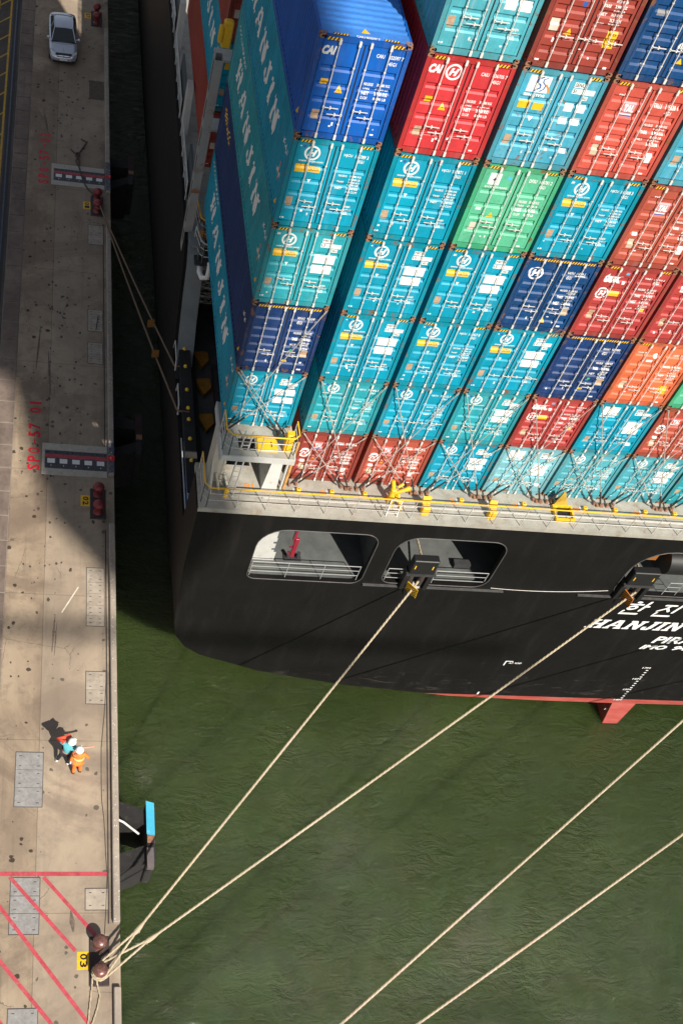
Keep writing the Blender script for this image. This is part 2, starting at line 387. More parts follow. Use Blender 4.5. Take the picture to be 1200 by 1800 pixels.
mb.use(mat('rail_steel', (.10, .11, .14), .35, .8, var=.2)); mb.box(-11.36, -11.28, -60, 160, QZ, QZ+.03)
struct(mb.build('crane_rail'))
YLINE = mat('road_yellow', (.50, .30, .03), .7, var=.25, scale=4, dirt=.4, dirtcol=(.14, .11, .08))
mb = MB().use(YLINE); z = QZ+.004
mb.add([(-11.72, -60, z), (-11.60, -60, z), (-11.60, 160, z), (-11.72, 160, z)], [(0, 1, 2, 3)])
mb.add([(-12.52, 46.5, z), (-12.38, 46.5, z), (-12.38, 160, z), (-12.52, 160, z)], [(0, 1, 2, 3)])
for k in range(-6, 22):
    y = 35.35+k*2.1; mb.add([(-14.7, y-3.9, z), (-11.72, y-.1, z), (-11.72, y+.06, z), (-14.7, y-3.74, z)], [(0, 1, 2, 3)])
struct(mb.build('yellow_road_marking'))
# red hatched no-parking area
RLINE = mat('road_red', (.43, .055, .075), .6, var=.25, scale=5, dirt=.45, dirtcol=(.30, .16, .12))
mb = MB().use(RLINE)
def stripe(a, b, wd, z=QZ+.0085):
    a = Vector((a[0], a[1], 0)); b = Vector((b[0], b[1], 0)); d = (b-a).normalized(); n = Vector((-d.y, d.x, 0))*wd/2
    mb.add([(p.x, p.y, z) for p in (a-n, b-n, b+n, a+n)], [(0, 1, 2, 3)])
stripe((-10.12, -11.72), (-5.88, -11.72), .16)
for a, b in (((-9.42, -11.85), (-7.02, -14.58)), ((-8.2, -11.85), (-6.22, -14.12)), ((-10.12, -12.46), (-6.35, -17.35)), ((-10.12, -14.34), (-7.3, -17.7)), ((-10.12, -16.3), (-8.6, -18.2))): stripe(a, b, .14, QZ+.0125)
struct(mb.build('red_road_marking'))
RTXT = mat('road_red_lettering', (.62, .010, .025), .6, var=.2, scale=9, dirt=.02, dirtcol=(.16, .07, .06))
mb = MB().use(RTXT)
def stencil(word, x0, x1, y0, y1):
    """stencilled capitals reading towards +Y with their tops towards -X, each spaced evenly"""
    n = len(word); st = (y1-y0)/n
    for i, c in enumerate(word):
        if c == ' ': continue
        if c == '-': mb.box(x0+.46*(x1-x0), x0+.57*(x1-x0), y0+i*st+.08, y0+(i+1)*st-.14, QZ, QZ+.004); continue
        wd = .30 if c != '1' else .13
        put_text(mb, c, (x1, y0+i*st+(0 if c != '1' else .08), QZ+.004), (0, wd/.30*.36, 0), (x0-x1, 0, 0), 0, .03)
stencil('SPO-57-02', -9.5, -8.9, 29.05, 34.0); stencil('SPO-57 01', -9.44, -8.86, 7.75, 12.35)
struct(mb.build('red_lettering'))
# quay kerb in lengths, broken at the bollards
mb = MB().use(KERB)
for a, b in ((-60, -25.5), (-22.3, -15.9), (-13.6, 4.75), (7.6, 26.2), (28.6, 45.8), (49, 160)): mb.bbox(-5.68, -5.425, a, b, QZ, QZ+.2, .03)
struct(mb.build('quay_kerb'))
mb = MB().use(mat('drain_slot', (.035, .03, .028), .8, var=.5, scale=3))
for a, b in ((-13.6, 4.5), (8, 26)): mb.add([(-5.86, a, QZ+.004), (-5.81, a, QZ+.004), (-5.81, b, QZ+.004), (-5.86, b, QZ+.004)], [(0, 1, 2, 3)])
struct(mb.build('quay_drain_slot'))
STAIN = mat('oil_stain', (.075, .055, .045), .7, var=.4, scale=3)
SPK = mat('pale_speck', (.62, .58, .52), .8)
for a, b, label in ((7.7, 9.6, 'navy'), (28.8, 31.4, 'navy')):
    mb = MB().use(mat('kerb_dark_band', (.07, .075, .10), .6, var=.5, scale=8, dirt=.5, dirtcol=(.4, .38, .36))); mb.bbox(-5.70, -5.405, a, b, QZ, QZ+.215, .03)
    mb.use(RTXT).box(-5.71, -5.40, (a+b)/2-.45+.25, (a+b)/2-.15+.25, QZ+.17, QZ+.222)
    struct(mb.build('quay_kerb_cap'))
# thick patina of dark stains and pale chips as real flat marks
mb = MB().use(STAIN)
rr = random.Random(3)
for i in range(150):
    cx = rr.uniform(-10, -6) if i < 60 else rr.gauss(-8.4, .6); cy = rr.uniform(-4, 46) if i < 60 else rr.gauss(rr.choice((3, 10, 15, 19, 24, 37)), 1.6); cx = min(-5.9, max(-10, cx)); r = rr.uniform(.02, .085)
    mb.add([(cx+r*rr.uniform(.6, 1.2)*cos(2*pi*k/9), cy+1.5*r*rr.uniform(.6, 1.2)*sin(2*pi*k/9), QZ+.003) for k in range(9)], [tuple(range(9))])
struct(mb.build('oil_spots'))
mb = MB().use(SPK)
for i in range(330):
    cx = -5.55+rr.uniform(-.1, .1); cy = rr.uniform(-14, 45); r = rr.uniform(.010, .026)
    if any(a < cy < b for a, b in ((-13.6, 4.7), (7.6, 26.2), (28.8, 45.7))):
        mb.add([(cx+r*cos(2*pi*k/6+i), cy+r*rr.uniform(.8, 2)*sin(2*pi*k/6+i), QZ+.2225) for k in range(6)], [tuple(range(6))])
struct(mb.build('kerb_paint_specks'))

# ================================================================== QUAY THINGS
def cover(label, x0, x1, y0, y1, m, seams=(), slots=True, h=.014):
    t = thing('access_cover', label, 'access cover', ((x0+x1)/2, (y0+y1)/2, QZ), 'concrete access covers set in the quay')
    x = (x1-x0)/2; y = (y1-y0)/2
    fr = MB().use(mat('cover_rim', (.07, .06, .055), .8)); fr.box(-x-.025, x+.025, -y-.025, y+.025, -.05, .005); fr.build('frame', t)
    ys = [-y]+[s-(y0+y1)/2 for s in seams]+[y]
    p = MB()
    for a, b in zip(ys, ys[1:]):
        p.use(m).bbox(-x, x, a+.008, b-.008, 0, h, .006)
    p.build('plate', t)
    if slots:
        s = MB().use(DARKGL)
        for a, b in zip(ys, ys[1:]):
            for yy in (a+.16, b-.16):
                for xx in (-x+.17, x-.17): s.box(xx-.05, xx+.05, yy-.012, yy+.012, h-.004, h+.003)
        s.build('lifting_slot', t)
    return t
cover('small square rusty access cover beside the kerb near the silver car', -6.6, -5.75, 37.9, 39.85, mat('rusty_plate', (.12, .085, .065), .8, var=.3, scale=5))
cover('pale pinkish double access cover just below the shaded bollard with the rope', -6.65, -5.85, 24.2, 25.8, PLATE, (25.0,))
cover('upper slotted access cover in the shade, with a dark stick lying on it', -6.65, -5.92, 17.35, 18.95, PLATE, (17.87, 18.4))
cover('lower of the two slotted access covers in the shade', -6.65, -5.92, 15.0, 16.5, PLATE, (15.5, 16.0))
cover('longest slotted access cover beside the kerb, half in shade', -6.67, -5.92, -.72, 2.32, PLATE, (-.2, .35, .95, 1.55))
cover('pale access cover beside the kerb with a brown centre spot, in full sun', -6.68, -5.88, -4.5, -2.98, PLATE, (-3.85,))
cover('grey metal access cover left of the two workers', -9.38, -8.34, -9.05, -6.75, PLATE2, (-8.25, -7.5))
cover('grey three-panel access cover crossed by red stripes', -9.38, -8.34, -13.96, -11.86, PLATE2, (-13.2, -12.55), h=.0075)
cover('square pale access cover between red stripe and kerb', -6.67, -5.86, -13.08, -12.28, PLATE)
cover('grey metal access cover cut off by the bottom edge of the picture', -9.3, -8.3, -18.6, -16.55, PLATE2)
# shore-power pits
def pit(label, y0, n):
    t = thing('shore_power_pit', label, 'cable pit', (-7.25, y0, QZ), 'shore power pits across the quay')
    a = -1.52; b = 1.5
    f = MB().use(mat('pit_kerb_concrete', (.44, .40, .34), .8, var=.15, scale=4, dirt=.25, dirtcol=(.2, .17, .14), bmp=.2))
    f.box(a, b, -1.0, -.62, 0, .03); f.box(a, b, .50, .92, 0, .03); f.box(a, a+.13, -.62, .50, 0, .03); f.build('concrete_surround', t)
    for i in range(5):
        x0 = a+.15+i*.575; c = MB().use(mat('pit_cover_steel', (.075, .075, .085), .55, .3, var=.25, scale=6)); c.bbox(x0, x0+.56, -.60, .48, -.02, .034, .008)
        o = c.build('cover_plate', t)
        s = MB().use(RLINE).box(x0, x0+.56, .03, .25, .03, .038); s.build('red_stripe', o)
        s = MB().use(WHITE).box(x0+.10, x0+.45, -.30, -.03, .03, .038); s.build('white_label', o)
        s = MB().use(DARKGL).box(x0+.1, x0+.13, .32, .40, .03, .038).box(x0+.45, x0+.48, .32, .40, .03, .038).use(WHITE).box(x0+.26, x0+.30, -.47, -.42, .03, .038); s.build('lifting_point', o)
    return t
pit('lower cable pit with red stripe and five white labels beside the lettering SPO-57 01', 8.53, 0)
pit('upper cable pit crossed by a dark rope beside the lettering SPO-57-02', 30.05, 0)
# bollards
BRED = mat('bollard_red_brown', (.22, .028, .030), .5, .15, var=.35, scale=9, dirt=.15, dirtcol=(.06, .03, .025), spec=.6, bmp=.15)
BRED2 = mat('bollard_brown', (.17, .075, .06), .32, .3, var=.4, scale=9, dirt=.2, dirtcol=(.5, .42, .40), spec=.7, bmp=.2)
def bollard(label, yc, m, num=None):
    t = thing('mooring_bollard', label, 'bollard', (-6.18, yc, QZ), 'twin mooring bollards along the quay edge')
    b = MB().use(mat('bollard_base', (.045, .03, .028), .7, var=.4, scale=8)).bbox(-.36, .36, -.92, .86, 0, .05, .03); b.build('base_plate', t)
    for s in (-1, 1):
        p = MB().use(m).lathe([(.22, .05), (.165, .12), (.15, .30), (.165, .42), (.25, .50), (.262, .58), (.235, .66), (.15, .715), (.02, .735)], (0, s*.51, 0), 20)
        p.build('post', t)
    return t
bollard('darkest twin bollard at the top of the quay above the plate 57', 47.0, BRED)
bollard('shaded red twin bollard with a thick rope around it below the upper cable pit', 27.55, BRED)
bollard('dark red twin bollard beside the yellow number 02', 5.98, BRED)
bollard('brown sunlit twin bollard holding two pale mooring ropes, with rope tail', -14.93, BRED2)
bollard('twin bollard beyond the bottom of the picture holding the two right hand ropes', -24.0, BRED2)
for string, y0, lab in (('57', 47.3, 0), ('01', 27.5, 0), ('02', 6.1, 0), ('03', -14.93, 0)):
    mb = MB().use(YEL).box(-6.96, -6.52, y0-.32, y0+.32, QZ+.001, QZ+.006)
    mb.use(BLACK)
    for i, c in enumerate(string): put_text(mb, c, (-6.86, y0+.25-i*.27, QZ+.009), (0, -.22, 0), (.26, 0, 0), 0, .03)
    struct(mb.build('painted_number'))
# fenders
def fender(label, yc, blue=True):
    t = thing('dock_fender', label, 'fender', (-5.42, yc, -10.2), 'rubber fenders on the quay wall')
    p = MB().use(RUBBER); p.bbox(1.18, 1.50, -1.15, 1.35, -2.4, -.05, .04); pn = p.build('frontal_panel', t)
    p = MB().use(SKYB if blue else mat('shade_darkened_red_pad', (.035, .015, .015), .8, var=.4)); p.add([(1.17, -.05, -.044), (1.49, -.40, -.044), (1.49, 1.25, -.044), (1.17, 1.34, -.044)], [(0, 1, 2, 3)]); p.build('blue_pad', pn)  # the pad without blue is a red darkened to stand for shade
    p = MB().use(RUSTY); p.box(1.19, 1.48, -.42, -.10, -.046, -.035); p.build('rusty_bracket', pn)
    p = MB().use(mat('fender_grey_pad' if blue else 'fender_shade_darkened_pad', (.12, .10, .10) if blue else (.02, .018, .018), .7, var=.2)); p.box(1.16, 1.42, -1.42, -.62, -.30, -.03); p.build('grey_pad', pn)  # dark copy of the grey pad has the gap's shade in its colour
    for s in (-1, 1):
        l = MB().use(RUBBER); M = MM((0, s*1.0-.2, 0), (1, 0, 0), (0, 1, 0))
        l.add([(0, s*1.15-.42, -.5), (0, s*1.15+.42, -.5), (1.18, s*.72+.3, -.25), (1.18, s*.72-.3, -.25),
               (0, s*1.15-.42, -2.6), (0, s*1.15+.42, -2.6), (1.18, s*.72+.3, -2.8), (1.18, s*.72-.3, -2.8)],
              [(0, 3, 2, 1), (4, 5, 6, 7), (0, 1, 5, 4), (1, 2, 6, 5), (2, 3, 7, 6), (3, 0, 4, 7)]); l.build('rubber_leg', t)
    if not blue: return t
    c = MB().use(mat('chain_white', (.55, .57, .54), .6, dirt=.3, dirtcol=(.3, .1, .06))); c.tube([(0, .42, .25), (.25, .36, .12), (.9, .12, -.45)], .05, 6); c.build('tie_rod', t)
    return t
fender('black dock fender with bright blue pad standing clear of the ship', -9.75)
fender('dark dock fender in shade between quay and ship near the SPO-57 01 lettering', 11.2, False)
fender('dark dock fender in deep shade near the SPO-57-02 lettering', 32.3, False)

# ---- ropes
ROPE, t_, b_ = nodes('rope_fibre', .85, 0, .2)
_g = N(t_, 'ShaderNodeTexCoord'); _w = N(t_, 'ShaderNodeTexWave'); _w.inputs['Scale'].default_value = 9; _w.inputs['Distortion'].default_value = 1
t_.links.new(_g.outputs['Object'], _w.inputs['Vector'])
t_.links.new(mix(t_, _w.outputs['Fac'], (.40, .32, .21), (.62, .53, .38)), b_.inputs['Base Color']); bump(t_, b_, _w.outputs['Fac'], .6, .03)
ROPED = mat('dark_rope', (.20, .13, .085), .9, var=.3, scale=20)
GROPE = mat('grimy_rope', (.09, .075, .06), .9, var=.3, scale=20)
def rope_pts(a, b, sag, n=14):
    a, b = Vector(a), Vector(b); return [a.lerp(b, i/n)-Vector((0, 0, sag*4*(i/n)*(1-i/n))) for i in range(n+1)]
def twist(mb, pts, r):
    """three-strand laid rope"""
    pts = [Vector(p) for p in pts]
    L = 0; dense = [pts[0]]
    for a, b in zip(pts, pts[1:]):
        k = max(1, int((b-a).length/.12))
        for i in range(1, k+1): dense.append(a.lerp(b, i/k))
    for s in range(3):
        out = []; d0 = 0
        for i, p in enumerate(dense):
            if i: d0 += (p-dense[i-1]).length
            d = (dense[min(i+1, len(dense)-1)]-dense[max(i-1, 0)]).normalized()
            u = Vector((0, 0, 1)) if abs(d.z) < .95 else Vector((1, 0, 0)); a = d.cross(u).normalized(); b = a.cross(d)
            th = d0*2*pi/.62+s*2*pi/3; out.append(p+(a*cos(th)+b*sin(th))*r*.5)
        mb.tube(out, r*.56, 5)
def mooring(label, pts, m=ROPE, r=.05, eye=None, knot=None, grp=None, body=None):
    t = thing('mooring_rope', label, 'mooring rope', pts[0], grp)
    inv = Vector(pts[0])
    mb = MB().use(m); twist(mb, [Vector(p)-inv for p in pts], r); mb.build('rope', t)
    if eye:
        for e in eye: mb = MB().use(m); twist(mb, [Vector(p)-inv for p in e], r*.9); mb.build('eye', t)
    if knot:
        k = Vector(knot)-inv; d = (Vector(pts[1])-Vector(pts[0])).normalized()
        mb = MB().use(m); mb.tube([k-d*.22, k-d*.1, k+d*.12, k+d*.32], [r*1.1, r*1.9, r*1.7, r], 8)
        for q in range(5): mb.tube([k+Vector((random.uniform(-.1, .1), random.uniform(-.1, .1), 0)), k+Vector((random.uniform(-.22, .1), random.uniform(-.2, .1), -.06))], .012, 4)
        mb.build('splice', t)
    return t
bx, by, bz = -6.18, -15.44, QZ+.36
k1 = (-4.86, -14.08, -8.72); k2 = (-4.42, -14.43, -8.68)
def eye(k, z, r=.24, out=0.0):
    K = Vector(k); c = Vector((bx, by, z)); d = (K-c); d.z = 0; d.normalize(); n = Vector((-d.y, d.x, 0))
    arc = [c+n*r*cos(a)-d*r*sin(a) for a in [pi*i/8 for i in range(9)]]
    return [K]+arc+[K]
mooring('pale mooring rope running from the sunlit bollard to the middle stern opening', rope_pts(k1, (6.12, -1.72, -3.68), .10)+[(6.35, -.9, -3.45), (6.4, .6, -3.7)], eye=[eye(k1, QZ+.40)], knot=k1, grp='pale stern mooring ropes')
mooring('pale mooring rope from the sunlit bollard to the chock above the white ship name', rope_pts(k2, (15.66, -1.72, -3.62), .12)+[(15.95, -.9, -3.4), (16.0, .6, -3.7)], eye=[eye(k2, QZ+.27, .27)], knot=k2, grp='pale stern mooring ropes')
mooring('upper of the two pale ropes crossing the open green water at lower right', rope_pts((-6.0, -23.5, -9.1), (24.2, -1.7, -3.7), .1)+[(24.4, .4, -3.7)], grp='pale stern mooring ropes')
mooring('lower of the two pale ropes crossing the open green water at lower right', rope_pts((-6.0, -23.9, -9.1), (33.2, -1.7, -3.7), .1)+[(33.4, .4, -3.7)], grp='pale stern mooring ropes')
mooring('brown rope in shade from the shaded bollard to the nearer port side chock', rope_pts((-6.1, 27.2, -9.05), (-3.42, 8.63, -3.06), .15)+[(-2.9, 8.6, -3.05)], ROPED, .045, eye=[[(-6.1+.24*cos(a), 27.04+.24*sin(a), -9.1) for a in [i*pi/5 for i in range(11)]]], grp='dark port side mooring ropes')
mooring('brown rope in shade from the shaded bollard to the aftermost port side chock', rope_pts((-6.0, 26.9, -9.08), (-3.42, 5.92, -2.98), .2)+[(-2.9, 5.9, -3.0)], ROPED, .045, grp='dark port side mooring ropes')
# rope tail hanging off the sunlit bollard and coils on the quay
t = thing('rope_tail', 'slack rope tail falling in a loop from the sunlit bollard', 'rope', (-6.4, -15.6, QZ))
mb = MB().use(ROPE); o = Vector((-6.4, -15.6, QZ))
twist(mb, [Vector(p)-o for p in ((-6.42, -15.5, QZ+.3), (-6.43, -15.75, QZ+.05), (-6.50, -16.4, QZ+.04), (-6.58, -17.2, QZ+.04), (-6.62, -17.9, QZ+.04))], .035)
twist(mb, [Vector(p)-o for p in ((-6.30, -15.6, QZ+.3), (-6.25, -15.8, QZ+.06), (-6.16, -16.15, QZ+.04), (-6.25, -16.6, QZ+.04), (-6.42, -17.1, QZ+.04), (-6.5, -17.35, QZ+.04))], .035); mb.build('rope', t)
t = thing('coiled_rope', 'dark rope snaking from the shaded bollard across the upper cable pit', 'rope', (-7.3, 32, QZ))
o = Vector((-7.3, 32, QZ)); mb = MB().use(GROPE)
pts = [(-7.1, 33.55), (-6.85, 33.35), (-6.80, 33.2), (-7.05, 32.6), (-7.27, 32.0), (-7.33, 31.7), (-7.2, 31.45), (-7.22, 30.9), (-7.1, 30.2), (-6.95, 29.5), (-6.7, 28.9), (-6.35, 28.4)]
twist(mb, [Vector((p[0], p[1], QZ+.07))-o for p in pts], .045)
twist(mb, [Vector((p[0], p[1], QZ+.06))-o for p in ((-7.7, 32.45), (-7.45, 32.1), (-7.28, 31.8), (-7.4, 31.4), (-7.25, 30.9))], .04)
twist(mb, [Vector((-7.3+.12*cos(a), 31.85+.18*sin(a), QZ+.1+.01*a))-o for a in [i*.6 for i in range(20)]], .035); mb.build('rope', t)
t = thing('loose_cable', 'thin dark cable lying along the inside of the kerb', 'cable', (-6, -9, QZ))
mb = MB().use(GROPE); rr = random.Random(9)
mb.tube([Vector((-5.92+.10*sin(i*.55)+rr.uniform(-.02, .02)+(.08 if i > 14 else -.06), -14+i*.75, QZ+.02))-Vector((-6, -9, QZ)) for i in range(15)], .012, 4); mb.build('cable', t)

# rat guards
def ratguard(label, p, d, m2, s=.55, striped=True):
    t = thing('rat_guard', label, 'rat guard', p, 'rat guards threaded on the mooring ropes')
    d = Vector(d).normalized(); u = Vector((0, 0, 1)); a = d.cross(u).normalized(); b = a.cross(d)
    M = Matrix(((a.x, b.x, d.x, 0), (a.y, b.y, d.y, 0), (a.z, b.z, d.z, 0), (0, 0, 0, 1)))
    mb = MB().use(m2)
    M2 = M @ Matrix.Rotation(.15, 4, 'X')
    mb.box(-s/2, s/2, -s*.62, s*.62, -.012, .012, M2); g = mb.build('plate', t)
    if striped:
        st = MB().use(BLACK); 
        for k in range(-4, 5):
            c = k*.14; L = []
            for (x, y) in ((-s/2, c-s/2*.8), (s/2, c+s/2*.8), (s/2, c+s/2*.8+.065), (-s/2, c-s/2*.8+.065)): L.append((x, max(-s*.62, min(s*.62, y))))
            for zz in (-.016, .016): st.add([M2 @ Vector((x, y, zz)) for x, y in L], [(0, 1, 2, 3)])
        st.build('black_stripes', t)
    return t
ratguard('orange and black striped rat guard on the rope at the middle stern opening', (5.80, -2.08, -3.84), (.55, .45, .25), YEL)
ratguard('orange striped rat guard on the rope at the chock above the white ship name', (15.15, -2.05, -3.75), (.8, .35, .3), ORG)
ratguard('upper brown rat guard on a dark rope between quay and hull', (-4.16, 12.7, -4.45), (.15, -1, .32), mat('dull_orange', (.20, .09, .015), .7), .32, False)
ratguard('lower brown rat guard on a dark rope between quay and hull', (-4.05, 10.5, -4.22), (.12, -1, .3), MATS['dull_orange'], .32, False)

# ================================================================== SHIP
ship = thing('container_ship', 'black hulled container ship moored stern towards the viewer, with white stern lettering', 'ship', (19.4, -1.66, WZ))
SO = Vector((19.4, -1.66, WZ))
def sp(mb, name, parent=None):
    """link mb (given in world coordinates) as a part of the ship"""
    mb.v = [tuple(Vector(v)-SO) for v in mb.v]
    return mb.build(name, parent or ship)
YT = -1.66; CX = 19.4
def mirror(L): return L+[(2*CX-x, z) for x, z in reversed(L[:-1])]
half0 = [(-3.4, -3.2), (-3.36, -5), (-3.28, -6.6), (-3.22, -7.6), (-3.02, -8.55), (-2.55, -9.35), (-1.8, -9.98), (1.0, -11.15), (5.2, -12.15), (10.6, -12.85), (15, -13.02), (19.4, -13.08)]
# transom plate with mooring openings
def rrect(x0, x1, z0, z1, rs, n=6):
    """rounded rectangle, radii for corners BL BR TR TL"""
    out = []
    for (cx, cz, r, a0) in ((x0+rs[0], z0+rs[0], rs[0], pi), (x1-rs[1], z0+rs[1], rs[1], 1.5*pi), (x1-rs[2], z1-rs[2], rs[2], 0), (x0+rs[3], z1-rs[3], rs[3], .5*pi)):
        out += [(cx+r*cos(a0+k*pi/2/n), cz+r*sin(a0+k*pi/2/n)) for k in range(n+1)]
    return out
OPEN = [(-.88, 3.78, -4.15, -.98, (.35, .45, .6, 1.1)), (4.55, 9.05, -4.0, -1.0, (.45, .6, .7, .9)), (14.6, 24.2, -4.0, -1.0, (.5, .5, 1.5, 1.5)), (29.75, 34.25, -4.0, -1.0, (.6, .45, .9, .7)), (35.0, 39.7, -4.1, -1.0, (.45, .35, 1.1, .6))]
outer = [(-3.4, -.02)]+half0
outer = outer+[(2*CX-x, z) for x, z in reversed(outer[:-1])]
loops = [outer[::-1]]+[rrect(*o)[::-1] for o in OPEN]
mb = MB().use(HULLM)
MT = Matrix(((1, 0, 0, 0), (0, 0, -1, YT), (0, 1, 0, 0), (0, 0, 0, 1)))
mb.poly([[p for p in lp] for lp in loops], MT, .22)
tr = sp(mb, 'transom')
mb = MB().use(mat('opening_rim', (.07, .07, .07), .5, var=.3, dirt=.3, dirtcol=(.2, .1, .05)))
for o in OPEN: 
    L = rrect(*o); mb.tube([(x, YT-.01, z) for x, z in L+[L[0]]], .022, 6)
for x0, x1, z0 in ((3.9, 9.9, -4.12), (13.2, 25.6, -4.12), (28.9, 34.9, -4.12)): mb.box(x0, x1, YT-.10, YT-.002, z0-.05, z0)
sp(mb, 'opening_rim', tr)
# hull below the mooring deck, lofted forward
def st(y):
    k = min(1, max(0, (y-YT-.22)/13.)); k2 = k*k*(3-2*k)
    h1 = [(-3.4, -3.2), (-3.3, -5.5), (-3.15, -7.5), (-3.0, -9.2), (-2.85, -10.6), (-2.6, -12), (-2.2, -13.4), (-1.7, -14.8), (-.8, -17), (3, -19), (9, -19.5), (19.4, -19.5)]
    fine = min(1, max(0, (y-12)/50.))
    out = []
    for (a, b) in zip(half0, h1):
        kk = min(1, k2*2.2)
        x = a[0]*(1-kk)+b[0]*kk-fine*(0.0+.055*max(0, -3.2-b[1])) if b[1] > -15 else a[0]*(1-kk)+b[0]*kk
        z = a[1]*(1-kk)+b[1]*kk
        out.append((x, z))
    return out
YS = [YT+.22, 0, 1.5, 3, 4.5, 6, 8, 12, 20, 40, 70, 110, 160]
mb = MB().use(HULLM); rows = []
for y in YS:
    h = st(y); full = h+[(2*CX-x, z) for x, z in reversed(h[:-1])]
    rows.append([(x, y, z) for x, z in full])
n = len(rows[0])
mb.add([p for r in rows for p in r], [(i*n+k, (i+1)*n+k, (i+1)*n+k+1, i*n+k+1) for i in range(len(rows)-1) for k in range(n-1)], sm=False)
hull = sp(mb, 'hull')
# hull sides above that level
mb = MB().use(HULLM)
for sgn in (-1, 1):
    def X(x): return x if sgn < 0 else 2*CX-x
    def pl(pts, x=-3.4, th=.14):
        a = [(X(x), y, z) for y, z in pts]; b = [(X(x+th), y, z) for y, z in pts]; k = len(pts)
        tris = tessellate_polygon([[Vector((y, z, 0)) for y, z in pts]])
        mb.add(a, tris); mb.add(b, tris); mb.add(a+b, [(i, (i+1) % k, k+(i+1) % k, k+i) for i in range(k)])
    pl([(YT+.22, -3.2), (.45, -3.2), (.30, -1.6), (.12, -.02), (YT+.22, -.02)])                                     # solid corner
    pl([(9.6, -3.2), (160, -3.2), (160, 1.0), (12.4, 1.0), (11.9, .85), (11.3, .2), (10.9, -.9), (10.3, -2.1)])  # bulwark, rounded down aft
sp(mb, 'hull_side')
# red skeg / rudder with draught marks
mb = MB().use(HULLM); mb.add([(19.1, YT+.03, -12.95), (20.4, YT+.03, -12.95), (19.95, -2.0, -14.9), (19.25, -2.0, -14.9), (19.1, 4, -12.95), (20.4, 4, -12.95), (19.95, 4, -16), (19.25, 4, -16), (19.25, -1.9, -17), (19.95, -1.9, -17)], [(0, 3, 2, 1), (0, 4, 7, 3), (1, 2, 6, 5), (3, 8, 9, 2), (3, 7, 8), (2, 9, 6)]); sk = sp(mb, 'rudder')
# ---- lettering on the transom
LET = mat('white_lettering', (.82, .82, .80), .5, var=.04)
mb = MB().use(LET); y_ = YT-.004
slab(mb, 'HANJIN', (14.60, y_, -6.58), (4.45, 0, -.0), (0, 0, .66), .42)
sp(mb, 'ship_name_lettering', tr); mb = MB().use(LET)
put_text(mb, 'PIRAEUS', (18.32, y_, -7.60), (3.7, 0, 0), (.0, 0, .56), .25, .03)
put_text(mb, 'IMO', (18.0, y_, -8.13), (1.30, 0, 0), (0, 0, .36), .3, .04)
put_text(mb, '94', (19.62, y_, -8.13), (.80, 0, 0), (0, 0, .36), .3, .04)
sp(mb, 'port_lettering', tr); mb = MB().use(LET)
sh = .42
F = lambda ox, oz, s: (lambda a, b, d: (ox+s*(a+sh*b), y_-d, oz+s*b))
def hangul(ox, oz, s, strokes):
    f = F(ox, oz, s)
    for i, (pts, wd, cl) in enumerate(strokes): ribbon(mb, pts, wd, f, cl, .0012*i)
ring_ = [(.36+.19*cos(2*pi*k/14), .50+.12*sin(2*pi*k/14)) for k in range(14)]
hangul(15.55, -5.42, .98, [([(.30, .93), (.42, .90)], .13, False), ([(.08, .75), (.66, .75)], .10, False), (ring_, .11, True), ([(.86, .95), (.86, .30)], .13, False), ([(.86, .62), (1.05, .62)], .10, False), ([(.14, .26), (.12, .05), (.94, .05)], .12, False)])
hangul(17.10, -5.50, .98, [([(.12, .86), (.62, .86)], .11, False), ([(.40, .84), (.30, .60), (.08, .42)], .11, False), ([(.36, .66), (.60, .42)], .11, False), ([(.88, .97), (.88, .34)], .13, False), ([(.16, .28), (.14, .06), (.94, .06)], .12, False)])
sp(mb, 'hangul_lettering', tr); mb = MB().use(LET)
# mark near the port quarter and draught scale
mb.box(12.18, 12.24, YT-.006, YT-.003, -9.95, -9.62); mb.box(12.18, 12.55, YT-.006, YT-.003, -9.62, -9.57)
put_text(mb, 'A.P. VOID', (12.38, y_, -9.80), (.62, 0, 0), (0, 0, .13), .2, .02)
mb.box(11.9, 11.98, YT-.006, YT-.003, -12.62, -12.4)
sp(mb, 'void_mark_lettering', tr); mb = MB().use(LET)
for k in range(0, 46):
    z = -9.75-.1*k
    if k % 10 == 0: put_text(mb, '%dM' % (17-k//10), (19.02, y_ if z > -12.9 else YT+.03, z-.05), (.42, 0, 0), (0, 0, .13), .1, .02)
    elif k % 2 == 0: mb.box(19.30, 19.42, (YT-.006) if z > -12.9 else YT+.03, (YT-.003) if z > -12.9 else YT+.036, z-.03, z+.03)
sp(mb, 'draught_marks_lettering', tr)
# ---- decks
mb = MB().use(LGREY)
mb.box(-3.4, 42.2, YT+.0, .5, -.24, 0)                                      # walkway across the stern
mb.box(-1.35, 40.15, .5, 12.2, -.24, 0)
mb.box(-3.26, 42.06, 12.2, 160, -.24, 0)
mb.use(LGREY).box(-3.405, 42.205, YT-.008, YT+.05, -.20, .012)
sp(mb, 'main_deck')
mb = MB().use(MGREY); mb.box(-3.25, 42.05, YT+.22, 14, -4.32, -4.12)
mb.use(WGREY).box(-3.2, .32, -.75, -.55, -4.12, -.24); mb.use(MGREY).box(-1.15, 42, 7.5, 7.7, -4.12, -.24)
for x in (4.2, 12.1, 26.9, 34.8): mb.box(x-.12, x+.12, YT+.22, 2.2, -4.12, -.24)
mb.tube([(2.95, 1.5, -.3), (2.9, 1.4, -2.3), (2.5, 1.2, -2.7)], .16, 8); mb.tube([(8.2, 1.5, -.3), (8.15, 1.4, -2.3), (7.75, 1.2, -2.7)], .16, 8)
md = sp(mb, 'mooring_deck')
